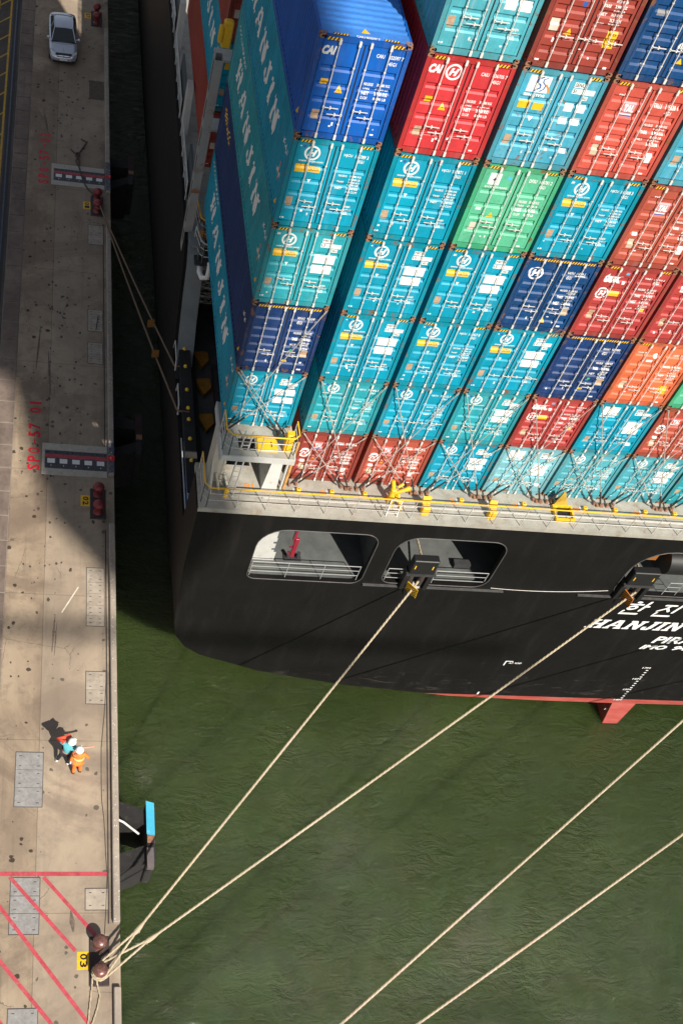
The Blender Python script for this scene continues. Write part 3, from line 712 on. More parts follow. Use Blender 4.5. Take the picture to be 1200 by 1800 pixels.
# bollards, pale streaks and drums on the mooring deck
mb = MB().use(BLACK)
for x, y in ((2.9, 3.2), (9.0, 2.6), (18.4, .6)):
    mb = MB().use(BLACK).lathe([(.45, -4.12), (.45, -3.9), (.3, -3.8), (.3, -3.2), (.42, -3.1), (.42, -3.0)], (x, y, 0), 16); sp(mb, 'deck_bollard')
mb = MB().use(BLACK)
mb.tube([(17.0, -.4, -3.1), (19.6, -.4, -3.1)], .62, 18)
sp(mb, 'winch_drum'); mb = MB().use(YEL).lathe([(.10, 0), (.22, .02), (.22, .1)], (18.45, .6, -3.0), 14); sp(mb, 'bollard_cap'); mb = MB(); mb.use(mat('dull_winch_orange', (.30, .11, .02), .7)).box(16.3, 16.75, -.3, .1, -3.3, -2.8); mb.box(5.05, 5.4, -.3, .1, -3.4, -2.9)
sp(mb, 'winch_motor')
for x, half in ((5.95, .52), (15.35, .58), (23.45, .58), (32.85, .52)):
    mb = MB().use(BLACK)
    mb.bbox(x-half, x+half, YT-.28, YT+.08, -2.95, -2.12, .03); mb.box(x-half-.05, x-half+.12, YT-.2, YT+.1, -4.12, -2.95); mb.box(x+half-.12, x+half+.05, YT-.2, YT+.1, -4.12, -2.95)
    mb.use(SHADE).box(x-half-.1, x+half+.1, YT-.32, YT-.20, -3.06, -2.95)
    mb.use(YEL).box(x-half+.12, x-half+.16, YT-.29, YT-.27, -2.62, -2.42); mb.box(x+half-.2, x+half-.16, YT-.29, YT-.27, -2.62, -2.42)
    f = sp(mb, 'roller_fairlead')
    for q in (-.28, .28):
        r = MB().use(mat('roller_steel', (.10, .08, .07), .45, .5)).lathe([(.11, -4.1), (.13, -3.6), (.11, -3.0)], (x+q*half*1.6, YT-.02, 0), 12); sp(r, 'roller', f)
    r = MB().use(WGREY).box(x-.28, x+.28, YT-.14, YT+.15, -4.115, -3.98); sp(r, 'sill_plate', f)
mb = MB().use(SHADE); mb.tube([(-.4, 1.0, -4.05), (3.4, 1.0, -4.05)], .05, 6); mb.tube([(.9, -.6, -4.1), (.9, -.6, -3.75)], .09, 8); mb.tube([(1.3, -.6, -4.1), (1.3, -.6, -3.75)], .09, 8); mb.box(.75, 1.45, -.75, -.45, -4.12, -4.05); mb.box(7.9, 8.6, -.7, -.4, -4.12, -3.85)
sp(mb, 'deck_fitting')
mat('opening_rail', (.34, .34, .33), .5)
# railings inside the openings
for n_, (a, b) in enumerate(((-.75, 3.6), (4.75, 5.75), (6.75, 8.95), (14.2, 15.1), (17.0, 17.6), (21.2, 21.9))):
    mb = MB(); railing(mb, [(a, YT+.1, -4.1), (b, YT+.1, -4.1)], .92, 1.5, MATS['opening_rail'], MATS['opening_rail'], .018, .014, (.35, .68)); sp(mb, 'opening_railing')
# red folded lifebuoy bracket hanging in the first opening
mb = MB().use(mat('bracket_red', (.24, .012, .03), .5)); mb.box(.50, .58, YT+.02, YT+.24, -1.75, -1.0); mb.bbox(.55, .72, YT-.02, YT+.10, -2.6, -1.5, .02); mb.box(.42, .56, YT+.02, YT+.06, -2.1, -2.02)
mb.box(.42, .56, YT+.02, YT+.06, -2.5, -2.44)
sp(mb, 'red_signal_bracket')
# messenger line slung across the transom
mb = MB().use(STEEL); mb.tube(rope_pts((9.3, YT-.03, -3.98), (14.4, YT-.03, -3.75), .16), .014, 5); sp(mb, 'hand_line')
# ---- stern walkway railing
mb = MB(); railing(mb, [(-3.3, .1, 0), (-3.3, -1.35, 0), (-3.12, -1.58, 0), (42, -1.58, 0)], 1.05, 1.09)
mb.use(STEEL)
x = -2.0
while x < 41:
    mb.tube([(x, -1.58, 0), (x+.30, -1.2, .0), (x, -1.58, .5)], .013, 4); x += 2.18
sp(mb, 'deck_railing')
# coaming and gutter lines on the walkway, small yellow lashing pads and row numbers
mb = MB().use(mat('deck_pipe', (.45, .43, .39), .5, dirt=.2)); mb.tube([(-1.0, -1.05, .05), (42, -1.05, .05)], .022, 6); mb.tube([(-2.6, -1.3, .05), (4.0, -1.3, .05)], .018, 6); mb.use(REDP).tube([(-.9, -1.3, .052), (-.2, -1.3, .052)], .022, 6)
sp(mb, 'deck_pipe')
for k in range(0, 32):
    mb = MB().use(WGREY); x = .34+1.277*k; mb.box(x-.14, x+.12, -.68, -.45, 0, .012); o = sp(mb, 'pad_plate')
    mb = MB().use(YEL); mb.bbox(x-.02, x+.15, -.66, -.50, .012, .15, .02); mb.use(BLACK).box(x+.04, x+.08, -.60, -.56, .148, .153); sp(mb, 'lashing_pad', o)
mb = MB().use(ORG)
for i, s_ in enumerate(('18', '16', '14', '12', '10', '08', '06', '04', '02', '00')):
    xx = (-1.45 if i == 0 else 1.42+2.554*(i-1)); put_text(mb, s_, (xx+.18, -.46 if i else -.35, .004), (-.36, 0, 0), (0, -.22, 0), 0, .02)
sp(mb, 'row_number')
# ---- raised platform under the outer stack
PZ = 2.62
mb = MB().use(LGREY)
mb.box(-2.98, -2.36, -1.42, -.30, PZ-.1, PZ); mb.box(-1.76, -.40, -1.42, -.30, PZ-.1, PZ); mb.box(-2.36, -1.76, -1.42, -1.10, PZ-.1, PZ-.0); mb.box(-2.36, -1.76, -.48, -.30, PZ-.1, PZ); mb.box(-2.98, -.40, -.30, 1.1, PZ-.1, PZ)
mb.use(WGREY).box(-2.99, -.39, -1.45, -1.40, PZ-.22, PZ+.02); mb.box(-3.02, -2.96, -1.42, 1.1, PZ-.35, PZ+.02); mb.box(-.42, -.37, -1.40, 1.1, PZ-.30, PZ+.015)
mb.use(MGREY).box(-1.35, -.45, 1.1, 10.9, PZ-.35, PZ-.05)
mb.use(SHADE).box(-2.40, -1.72, -1.14, -.44, PZ-.42, PZ-.36)  # dark plate added below the hole to stand for its deep shade
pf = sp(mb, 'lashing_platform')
mb = MB().use(mat('cream_paint', (.52, .49, .40), .55, var=.1, scale=2, dirt=.25, dirtcol=(.3, .18, .1)))
mb.add([(-2.98, -.35, 0), (-2.42, -.35, 0), (-2.42, .5, 0), (-2.98, .5, 0), (-2.98, -.30, PZ-.1), (-2.55, -.30, PZ-.1), (-2.55, .5, PZ-.1), (-2.98, .5, PZ-.1)], [(0, 1, 5, 4), (1, 2, 6, 5), (2, 3, 7, 6), (3, 0, 4, 7), (0, 3, 2, 1), (4, 5, 6, 7)])
mb.add([(-2.98, -1.0, 0), (-2.9, -1.0, 0), (-2.9, -.3, 1.1), (-2.98, -.3, 1.1), (-2.98, -.3, 0), (-2.9, -.3, 0)], [(0, 1, 2, 3), (0, 3, 4), (1, 5, 2), (0, 4, 5, 1)])
mb.tube([(-2.6, -.75, 0), (-2.75, -.35, .45)], .06, 6); mb.tube([(-2.25, -.75, 0), (-2.45, -.35, .5)], .05, 6)
mb.use(WGREY).add([(-1.02, -.62, 0), (-.45, -.62, 0), (-.45, .5, 0), (-1.02, .5, 0), (-.72, -.32, PZ-.1), (-.45, -.32, PZ-.1), (-.45, .5, PZ-.1), (-.72, .5, PZ-.1)], [(0, 1, 5, 4), (1, 2, 6, 5), (2, 3, 7, 6), (3, 0, 4, 7), (0, 3, 2, 1), (4, 5, 6, 7)])
mb.use(MGREY).box(-2.42, -1.02, .9, 1.0, 0, PZ-.1)
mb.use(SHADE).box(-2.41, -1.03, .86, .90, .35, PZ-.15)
sp(mb, 'platform_support', pf)
mb = MB(); railing(mb, [(-2.96, -.25, PZ), (-2.96, -1.15, PZ), (-2.75, -1.38, PZ), (-.62, -1.38, PZ), (-.44, -1.2, PZ), (-.44, -.55, PZ)], 1.02, .9)
railing(mb, [(-2.4, .6, 0), (-1.05, .6, 0)], .95, 1.3, STEEL); sp(mb, 'platform_railing', pf)
mb = MB().use(YEL).bbox(-1.72, -.98, -1.12, -.52, PZ, PZ+.07, .04); mb.use(BLACK).box(-1.22, -1.18, -.95, -.70, PZ+.068, PZ+.076); sp(mb, 'hatch_cover', pf)
mb = MB().use(YEL).bbox(-.80, -.52, -1.08, -.82, PZ, PZ+.85, .02); sp(mb, 'lashing_gear_box', pf)
mb = MB().use(WGREY)
for q in (-.13, .13): mb.tube([(-2.25+q, -1.02, 0), (-2.12+q, -1.0, PZ+.85)], .03, 6)
for k in range(10): z = .25+k*.28; xx = -2.25+.13*z/3.4; mb.tube([(xx-.13, -1.02, z), (xx+.13, -1.02, z)], .017, 5)
mb.use(YEL).box(-2.45, -2.31, -1.08, -.98, .0, .42); mb.box(-2.34, -2.2, -1.1, -1.0, PZ-.3, PZ-.05)
sp(mb, 'platform_ladder', pf)
mb = MB().use(WGREY).tube([(-.30, -.55, 0), (-.30, -.55, PZ-.12)], .05, 8); mb.use(mat('rusty_orange_pipe', (.5, .26, .08), .6, var=.3, dirt=.3)).tube([(-.16, -.5, 0), (-.16, -.5, PZ-.1)], .065, 8); sp(mb, 'vertical_pipe', pf)
# yellow deck gear
mb = MB().use(YEL)
mb.bbox(3.78, 3.98, -.90, -.70, 0, .75, .04); mb.tube([(3.87, -.75, .7), (3.80, -.6, 1.0)], .08, 8); mb.tube([(3.95, -.8, .5), (4.35, -.75, .68), (4.50, -.7, .72)], [.05, .08, .11], 8)
mb.tube([(4.25, -.55, 0), (4.25, -.5, .5)], .04, 6); mb.tube([(4.15, -.5, .5), (4.35, -.4, .6)], .06, 8); mb.tube([(3.9, -1.1, 0), (3.95, -.75, .5)], .07, 6); mb.tube([(4.3, -1.15, 0), (4.1, -.8, .5)], .06, 6)
mb.use(WHITE)
for x in (3.66, 4.08): mb.tube([(x, -1.5, 0), (x+.02, -1.38, .85)], .022, 6)
for k in range(4): mb.tube([(3.66, -1.47+.03*k, .15+.2*k), (4.08, -1.47+.03*k, .15+.2*k)], .012, 5)
sp(mb, 'yellow_hand_winch')
for x, l in ((5.2, 0), (7.85, 1)):
    mb = MB().use(YEL); mb.bbox(x-.15, x+.15, -1.36, -1.10, 0, .38, .03); mb.add([(x-.15, -1.10, .38), (x+.15, -1.10, .38), (x+.15, -.95, .62), (x-.15, -.95, .62), (x-.15, -.90, .36), (x+.15, -.90, .36)], [(0, 1, 2, 3), (3, 2, 5, 4), (0, 3, 4), (1, 5, 2)]); sp(mb, 'yellow_vent_head')
mb = MB().use(YEL); 
for a in ((10.5, 11.3, -1.28, -1.20), (10.5, 11.3, -.62, -.54), (10.5, 10.58, -1.2, -.62), (11.22, 11.3, -1.2, -.62)): mb.box(a[0], a[1], a[2], a[3], 0, .16)
mb.use(BLACK).box(10.58, 11.22, -1.2, -.62, .0, .02); hc = sp(mb, 'escape_hatch')
mb = MB().use(mat('dirty_yellow', (.42, .27, .03), .6, var=.3, dirt=.4)); mb.add([(10.55, -.56, .16), (11.1, -.56, .16), (10.85, -.44, .75), (10.75, -.44, .75), (10.55, -.50, .16), (11.1, -.50, .16), (10.85, -.38, .75), (10.75, -.38, .75)], [(0, 1, 2, 3), (4, 7, 6, 5), (0, 3, 7, 4), (1, 5, 6, 2), (3, 2, 6, 7)]); sp(mb, 'hatch_lid', hc)
# ---- port side: open mooring station below the outer stack
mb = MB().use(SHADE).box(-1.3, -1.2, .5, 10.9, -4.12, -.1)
mb.use(RUBBER).box(-3.2, -2.72, 1.6, 10.4, -3.35, -2.98)
mb.use(BLACK).box(-2.66, -2.4, 2.0, 10.6, -4.1, -3.6)
pm = sp(mb, 'port_mooring_bed')
DYEL = mat('amber_cap', (.85, .55, .04), .5)
for y in (9.63, 8.55, 7.16, 6.1, 5.46, 4.38, 3.2):
    mb = MB().use(DYEL).lathe([(.085, 0), (.08, .06), (.04, .10), (.01, .11)], (-2.96, y, -2.98), 12); sp(mb, 'yellow_cap', pm)
DORG = mat('brown_orange_paint', (.42, .19, .02), .7, var=.3, dirt=.2)
for y in (10.1, 8.4, 6.3, 3.5):
    mb = MB().use(DORG); mb.add([(-2.45, y+.35, -4.05), (-1.75, y+.45, -4.05), (-1.7, y-.1, -4.05), (-2.05, y-.55, -4.05), (-2.45, y+.35, -3.85), (-1.75, y+.45, -3.85), (-1.7, y-.1, -3.85), (-2.05, y-.55, -3.85)], [(4, 7, 6, 5), (0, 4, 5, 1), (1, 5, 6, 2), (2, 6, 7, 3), (3, 7, 4, 0)]); sp(mb, 'chock_bracket', pm)
mb = MB().use(mat('line_orange', (.30, .11, .02), .7)); mb.box(-2.58, -2.55, 1.2, 11, -4.115, -4.08)
mb.box(-1.62, -1.60, 7.2, 9.6, -4.1, -4.06); mb.box(-1.62, -1.3, 7.2, 7.24, -4.1, -4.06); mb.use(SHADE).box(-1.6, -1.3, 7.24, 9.6, -4.1, -3.7); mb.box(-1.6, -1.3, 1.6, 5.2, -4.1, -3.7); mb.use(MATS['line_orange']).box(-1.62, -1.60, 1.6, 5.2, -3.72, -3.69)
mb.box(-2.6, -1.3, 2.0, 2.05, -4.11, -4.08)
sp(mb, 'deck_outline', pm)
# quarter-round grey bulwark end with a swan-neck vent
mb = MB().use(mat('bulwark_grey', (.20, .22, .22), .5, var=.12, scale=1.5))
prof = [(12.6, 1.02), (12.0, .98), (11.5, .62), (11.1, 0), (10.75, -.9), (10.2, -2.1), (9.5, -3.1), (8.9, -4.1)]
vs = []; 
for y, z in prof: vs += [(-3.26, y, z), (-2.55, y, z), (-3.26, y+.35, z), (-2.55, y+.35, z)]
fs = []
for i in range(len(prof)-1): a = 4*i; fs += [(a, a+1, a+5, a+4), (a+1, a+3, a+7, a+5), (a, a+4, a+6, a+2)]
mb.add(vs, fs); mb.box(-3.2, -2.6, 11.5, 13.2, .99, 1.05)
bk = sp(mb, 'bulwark_end')
mb = MB().use(WHITE).tube([(-2.75, 11.0, .45), (-2.78, 10.7, .40), (-2.70, 10.35, .40), (-2.50, 10.2, .55), (-2.45, 10.35, .9), (-2.45, 10.5, 1.1)], .11, 10); sp(mb, 'swan_neck_vent', bk)
mb = MB().use(mat('rust_brown_deck', (.12, .05, .02), .8, var=.4)).box(-3.0, -1.7, 12.0, 13.6, .85, .92); mb.use(SHADE).box(-3.0, -1.35, 10.9, 12.0, .55, .62)
mb.use(DORG).box(-2.9, -1.8, 12.15, 12.2, .92, 1.35)
sp(mb, 'port_step', bk)
mb = MB(); railing(mb, [(-1.5, 12.1, .9), (-2.65, 12.1, .9), (-2.85, 12.3, .9), (-3.0, 14.2, .9)], 1.0, 1.1, YEL, WGREY); railing(mb, [(-1.5, 11.0, .6), (-2.7, 11.0, .6), (-2.85, 11.2, .6), (-3.0, 12.1, .6)], 1.0, 1.1, WGREY, WGREY, .035, .022); sp(mb, 'side_railing', bk)
# stack of rails and gangway frame stowed on the port quarter
mb = MB().use(mat('rack_grey', (.42, .45, .47), .5))
for i, (x, y0, y1) in enumerate(((-3.30, .2, 4.5), (-3.18, .5, 4.3), (-3.06, .8, 3.9), (-2.96, 1.3, 3.4))): mb.tube([(x, y1, -3.1), (x, y0+.15, -3.1), (x+.05, y0, -3.15)], .028, 5)
mb.use(mat('raft_red', (.60, .10, .05), .6)).tube([(-3.05, 3.7, -3.25), (-3.05, 2.9, -3.25)], .12, 10)
mb.use(BLUEP).box(-3.22, -3.0, 1.1, 2.6, -3.30, -3.14); mb.use(WHITE).box(-3.14, -3.10, 1.3, 2.4, -3.14, -3.12)
sp(mb, 'gangway_rack')
for y0 in (9.0, 6.4):
    mb = MB().use(WGREY); mb.tube([(-3.38, y0+.9, -3.2), (-3.38, y0+.8, -2.7), (-3.38, y0-.3, -2.75), (-3.38, y0-.5, -3.2)], .035, 6); sp(mb, 'side_chock')
# ---- lashing bridges forward of the stack
def bridge(yb, n=1):
    for x0 in (-3.42,):
        mb = MB().use(mat('bridge_grey', (.30, .30, .29), .6, var=.12, scale=1.5, dirt=.25, dirtcol=(.2, .1, .05)))
        a, b = x0, x0+.33
        zs = [0, 1.0, 2.2, 3.4, 4.6, 5.8, 7.0, 8.6]
        # port face made of an outer frame with slots
        mb.box(a, a+.03, yb, yb+.10, 0, 8.7); mb.box(a, a+.03, yb+.42, yb+.55, 0, 8.7)
        for z in zs: mb.box(a, a+.03, yb+.10, yb+.42, z, z+.3)
        mb.box(a+.03, b, yb, yb+.03, 0, 8.7); mb.box(a+.03, b, yb+.52, yb+.55, 0, 8.7); mb.box(b-.03, b, yb+.03, yb+.52, 0, 8.7)
        mb.use(SHADE).box(a+.035, a+.05, yb+.04, yb+.50, .1, 8.6)  # dark backing added so the slots look shaded inside
        mb.use(RUSTY).box(a-.01, b+.01, yb-.01, yb+.12, 2.95, 3.1)
        o = sp(mb, 'lashing_bridge')
        if n:
            mb = MB().use(YEL); mb.bbox(-3.2, -2.85, yb+.55, yb+.85, 8.9, 9.9, .05); mb.bbox(-3.35, -3.2, yb+.5, yb+.75, 9.1, 9.7, .03); sp(mb, 'bridge_lamp', o)
            mb = MB().use(WGREY); mb.box(-3.3, 42, yb+.6, yb+1.4, 8.3, 8.4); mb.box(-3.3, 42, yb+.6, yb+1.4, 5.4, 5.5); sp(mb, 'bridge_walkway', o)
bridge(12.45)
for yy in (19.6, 26.6, 40.8):
    mb = MB().use(WGREY); mb.add([(-3.2, yy, 0), (-2.9, yy, 0), (-2.9, yy+.9, 0), (-3.2, yy+.9, 0), (-3.2, yy+.3, 3.0), (-2.95, yy+.3, 3.0), (-2.95, yy+.9, 3.0), (-3.2, yy+.9, 3.0)], [(0, 1, 5, 4), (1, 2, 6, 5), (2, 3, 7, 6), (3, 0, 4, 7), (4, 5, 6, 7)]); sp(mb, 'side_stanchion')
mb = MB(); 
for y0, y1 in ((14.6, 19.2), (20.6, 26.4), (27.8, 40), (42, 60)):
    railing(mb, [(-3.3, y0, 1.02), (-3.3, y1, 1.02)], .85, 1.4, WGREY, WGREY, .03, .022)
    mb.use(mat('side_panel_grey', (.10, .115, .125), .6)).box(-3.0, -2.9, y0+.2, y1-1.4, .2, 1.6)
sp(mb, 'side_railing')

# ================================================================== CONTAINERS
W, L40 = 2.438, 12.19
PAINT = {
 'teal': paint_mat('teal_paint', (.0, .31, .46), .24, .35), 'teal2': paint_mat('light_teal_paint', (.02, .33, .39), .35, .5),
 'teal3': paint_mat('pale_teal_paint', (.07, .37, .44), .45, .6), 'pale': paint_mat('hazy_sunlit_teal_paint', (.20, .50, .57), .3, .4), 'senator': paint_mat('rusty_light_blue_paint', (.06, .36, .50), .4, 1.15),  # pale teals of the deck row carry sunlight and haze in their colour
 'blue': paint_mat('royal_blue_paint', (.003, .105, .46), .18, .2), 'navy': paint_mat('navy_paint', (.008, .040, .15), .18, .3),
 'dblue': paint_mat('deep_blue_paint', (.004, .055, .18), .2, .3), 'red': paint_mat('bright_red_paint', (.58, .038, .045), .15, .15),
 'maroon': paint_mat('brown_red_paint', (.32, .052, .036), .12, .25), 'salmon': paint_mat('faded_red_paint', (.58, .095, .065), .2, .35),
 'brown': paint_mat('red_brown_paint', (.43, .085, .052), .15, .5), 'texred': paint_mat('crimson_paint', (.42, .050, .046), .12, .2),
 'orange': paint_mat('faded_orange_paint', (.74, .16, .065), .15, .35), 'green': paint_mat('mint_green_paint', (.10, .46, .27), .32, .2)}
ROOFB = paint_mat('blue_roof_painted_gloss', (.05, .22, .66), .2, .1)  # paler roof blue: the gloss of the sunlit top put into the colour
_PB = {'teal': (.0, .24, .33), 'teal2': (.02, .26, .30), 'teal3': (.07, .30, .35), 'pale': (.18, .40, .45), 'senator': (.06, .28, .36), 'blue': (.003, .08, .36), 'navy': (.008, .03, .11), 'dblue': (.004, .045, .14), 'red': (.42, .03, .03), 'maroon': (.22, .04, .03), 'salmon': (.40, .07, .05), 'brown': (.30, .06, .04), 'texred': (.30, .04, .035), 'orange': (.5, .11, .05), 'green': (.05, .36, .18)}
FRAME = {k: paint_mat(k+'_frame_paint', v, .25, 1.5) for k, v in _PB.items()}
def profile(style, H):
    """door panel cross-section: list of (z, depth) going up; depth grows away from the viewer"""
    z0, z1 = .24, H-.20; P = [(z0, 0)]
    if style == 'flat': bands = [.17, .36, .53, .72]; hw, d = .085, .040
    else: bands = [.10, .26, .40, .54, .68, .86]; hw, d = .105, .048
    for q in bands:
        c = z0+(z1-z0)*q; P += [(c-hw, 0), (c-hw+.05, d), (c+hw-.05, d), (c+hw, 0)]
    return P+[(z1, 0)]
def depth(P, z):
    if z <= P[0][0] or z >= P[-1][0]: return 0
    for (a, da), (b, db) in zip(P, P[1:]):
        if a <= z <= b: return da+(db-da)*(z-a)/max(b-a, 1e-6)
    return 0
CORR = .278; CD = .036
def side_depth(y):
    """corrugation depth of the side wall at distance y from the door end"""
    q = ((y-.30) % CORR)/CORR
    if y < .30 or y > L40-.3: return 0
    if q < .25: return 0
    if q < .5: return CD*(q-.25)/.25
    if q < .75: return CD
    return CD*(1-(q-.75)/.25)
def corr_breaks():
    ys = [.30]; k = 0
    while .30+CORR*(k+1) < L40-.3:
        ys += [.30+CORR*(k+q) for q in (.25, .5, .75, 1)]; k += 1
    return ys
CB = corr_breaks()
_C = {}
def body_mesh(H, pm, key):
    k = ('body', round(H, 2), key); fm = FRAME[key]
    if k in _C: return _C[k]
    mb = MB().use(fm)
    for x0, x1 in ((0, .12), (W-.12, W)):
        mb.box(x0, x1, 0, .10, .118, H-.118); mb.box(x0, x1, L40-.12, L40, .118, H-.118)
    mb.box(.12, W-.12, .0, .09, H-.15, H-.02); mb.box(.12, W-.12, -.0, .09, .02, .17)
    mb.use(pm).box(.0, .06, .165, L40-.165, H-.08, H-.004); mb.box(W-.06, W, .165, L40-.165, H-.08, H-.004)
    mb.box(.0, .05, .165, L40-.165, .02, .17); mb.box(W-.05, W, .165, L40-.165, .02, .17)
    # corrugated walls
    for sgn in (0, 1):
        vs = []
        for y in [.10]+CB+[L40-.12]:
            x = .006+side_depth(y+1e-5); x = x if not sgn else W-x
            vs += [(x, y, .17), (x, y, H-.08)]
        n = len(vs)//2; mb.add(vs, [((2*i, 2*i+1, 2*i+3, 2*i+2) if sgn else (2*i, 2*i+2, 2*i+3, 2*i+1)) for i in range(n-1)])
    # corrugated roof
    mb.use(ROOFB if key == 'blue' else pm)
    vs = []
    for y in [.09]+CB+[L40-.1]:
        z = H-.012-side_depth(y+1e-5)*.7; vs += [(.06, y, z), (W-.06, y, z)]
    n = len(vs)//2; mb.add(vs, [(2*i, 2*i+1, 2*i+3, 2*i+2) for i in range(n-1)])
    mb.box(.06, W-.06, .09, .45, H-.05, H-.006)
    mb.add([(.1, L40-.06, .1), (W-.1, L40-.06, .1), (W-.1, L40-.06, H-.1), (.1, L40-.06, H-.1)], [(0, 1, 2, 3)])
    mb.use(DARKGL).box(.12, W-.12, .085, .10, .17, H-.15)
    mb.use(mat('container_floor', (.05, .04, .03), .8)).box(.05, W-.05, .1, L40-.1, .03, .15)
    o = mb.build('shell'); me = o.data; bpy.data.objects.remove(o); _C[k] = me; return me
def door_mesh(H, style, pm, key):
    k = ('door', round(H, 2), style, key)
    if k in _C: return _C[k]
    P = profile(style, H); wd = 1.058; fr = .07; mb = MB().use(pm)
    z0, z1 = .195, H-.165
    mb.box(0, fr, .0, .05, z0, z1); mb.box(wd-fr, wd, .0, .05, z0, z1); mb.box(fr, wd-fr, .0, .05, z0, P[0][0]); mb.box(fr, wd-fr, .0, .05, P[-1][0], z1)
    vs = []
    for z, d in P: vs += [(fr, .006+d, z), (wd-fr, .006+d, z)]
    mb.add(vs, [(2*i, 2*i+1, 2*i+3, 2*i+2) for i in range(len(P)-1)])
    mb.use(DARKGL); mb.box(-.020, 0, .014, .05, z0, z1); mb.box(wd, wd+.020, .014, .05, z0, z1); mb.box(0, wd, .018, .05, z0-.022, z0); mb.box(0, wd, .018, .05, z1, z1+.014)
    # hinges
    mb.use(pm)
    o = mb.build('door'); me = o.data; bpy.data.objects.remove(o); _C[k] = me; return me
def bar_mesh(H):
    k = ('bar', round(H, 2))
    if k in _C: return _C[k]
    mb = MB().use(BARM); mb.tube([(0, -.035, .05), (0, -.035, H-.05)], .0165, 8)
    for z in (.045, H-.20): mb.box(-.032, .032, -.056, .0, z, z+.13)
    for z in (.50, H*.44, H*.73): mb.box(-.028, .028, -.046, .0, z-.013, z+.013)
    o = mb.build('locking_bar'); me = o.data; bpy.data.objects.remove(o); _C[k] = me; return me
def handle_mesh(s):
    k = ('handle', s)
    if k in _C: return _C[k]
    mb = MB().use(BARM); mb.box(min(0, s*.40), max(0, s*.40), -.066, -.052, -.011, .011); mb.box(min(s*.16, s*.20), max(s*.16, s*.20), -.076, -.03, -.036, .036); mb.box(-.024, .024, -.066, -.03, -.03, .03)
    o = mb.build('handle'); me = o.data; bpy.data.objects.remove(o); _C[k] = me; return me
def casting_mesh():
    if 'cast' in _C: return _C['cast']
    mb = MB().use(RUSTY); a, b, c = .089, .082, .059
    def face(fn, w_, h_, hw, hh):
        out = []; inn = []; n = 12
        for i in range(n):
            t = 2*pi*i/n; cx, sz = cos(t), sin(t); m_ = max(abs(cx), abs(sz)); out.append((w_*cx/m_, h_*sz/m_)); inn.append((hw*cx, hh*sz))
        vs = [fn(x, z, 0) for x, z in out]+[fn(x, z, 0) for x, z in inn]+[fn(x, z, .04) for x, z in inn]
        mb.use(RUSTY).add(vs, [(i, (i+1) % n, n+(i+1) % n, n+i) for i in range(n)]+[(n+i, n+(i+1) % n, 2*n+(i+1) % n, 2*n+i) for i in range(n)])
        mb.use(DARKGL).add([fn(x, z, .04) for x, z in inn], [tuple(range(n))])
    face(lambda x, z, d: (x, -b+d, z), a, c, .045, .034); face(lambda x, z, d: (-a+d, x*b/a, z), a, c, .045, .034); face(lambda x, z, d: (a-d, x*b/a, z), a, c, .045, .034)
    face(lambda x, z, d: (x, z, c-d), a, b, .032, .058)
    mb.use(RUSTY).add([(-a, b, -c), (a, b, -c), (a, b, c), (-a, b, c)], [(0, 1, 2, 3)]); mb.add([(-a, -b, -c), (a, -b, -c), (a, b, -c), (-a, b, -c)], [(0, 1, 2, 3)])
    o = mb.build('corner_casting'); me = o.data; bpy.data.objects.remove(o); _C['cast'] = me; return me
def inst(name, me, parent, loc=(0, 0, 0)):
    o = bpy.data.objects.new(name, me); COL.objects.link(o); o.parent = parent; o.location = loc; return o
def conform(me, planes, axis, fn):
    """cut a flat mesh at the folds of the wall it is painted on and press it on"""
    bm = bmesh.new(); bm.from_mesh(me)
    no = (0, 1, 0) if axis == 1 else (0, 0, 1)
    lo = min(v.co[axis] for v in bm.verts); hi = max(v.co[axis] for v in bm.verts)
    for p in planes:
        if lo < p < hi:
            bmesh.ops.bisect_plane(bm, geom=bm.verts[:]+bm.edges[:]+bm.faces[:], plane_co=(0, p, 0) if axis == 1 else (0, 0, p), plane_no=no, dist=1e-5)
    for v in bm.verts: v.co = fn(v.co)
    bm.to_mesh(me); bm.free()
HLOGO = [[(-.62,-.72),(-.22,-.72),(-.22,-.12),(.22,-.12),(.22,-.72),(.62,-.72),(.62,.72),(.22,.72),(.22,.16),(-.22,.16),(-.22,.72),(-.62,.72)]]
TEALS = ('teal', 'teal2', 'teal3', 'pale')
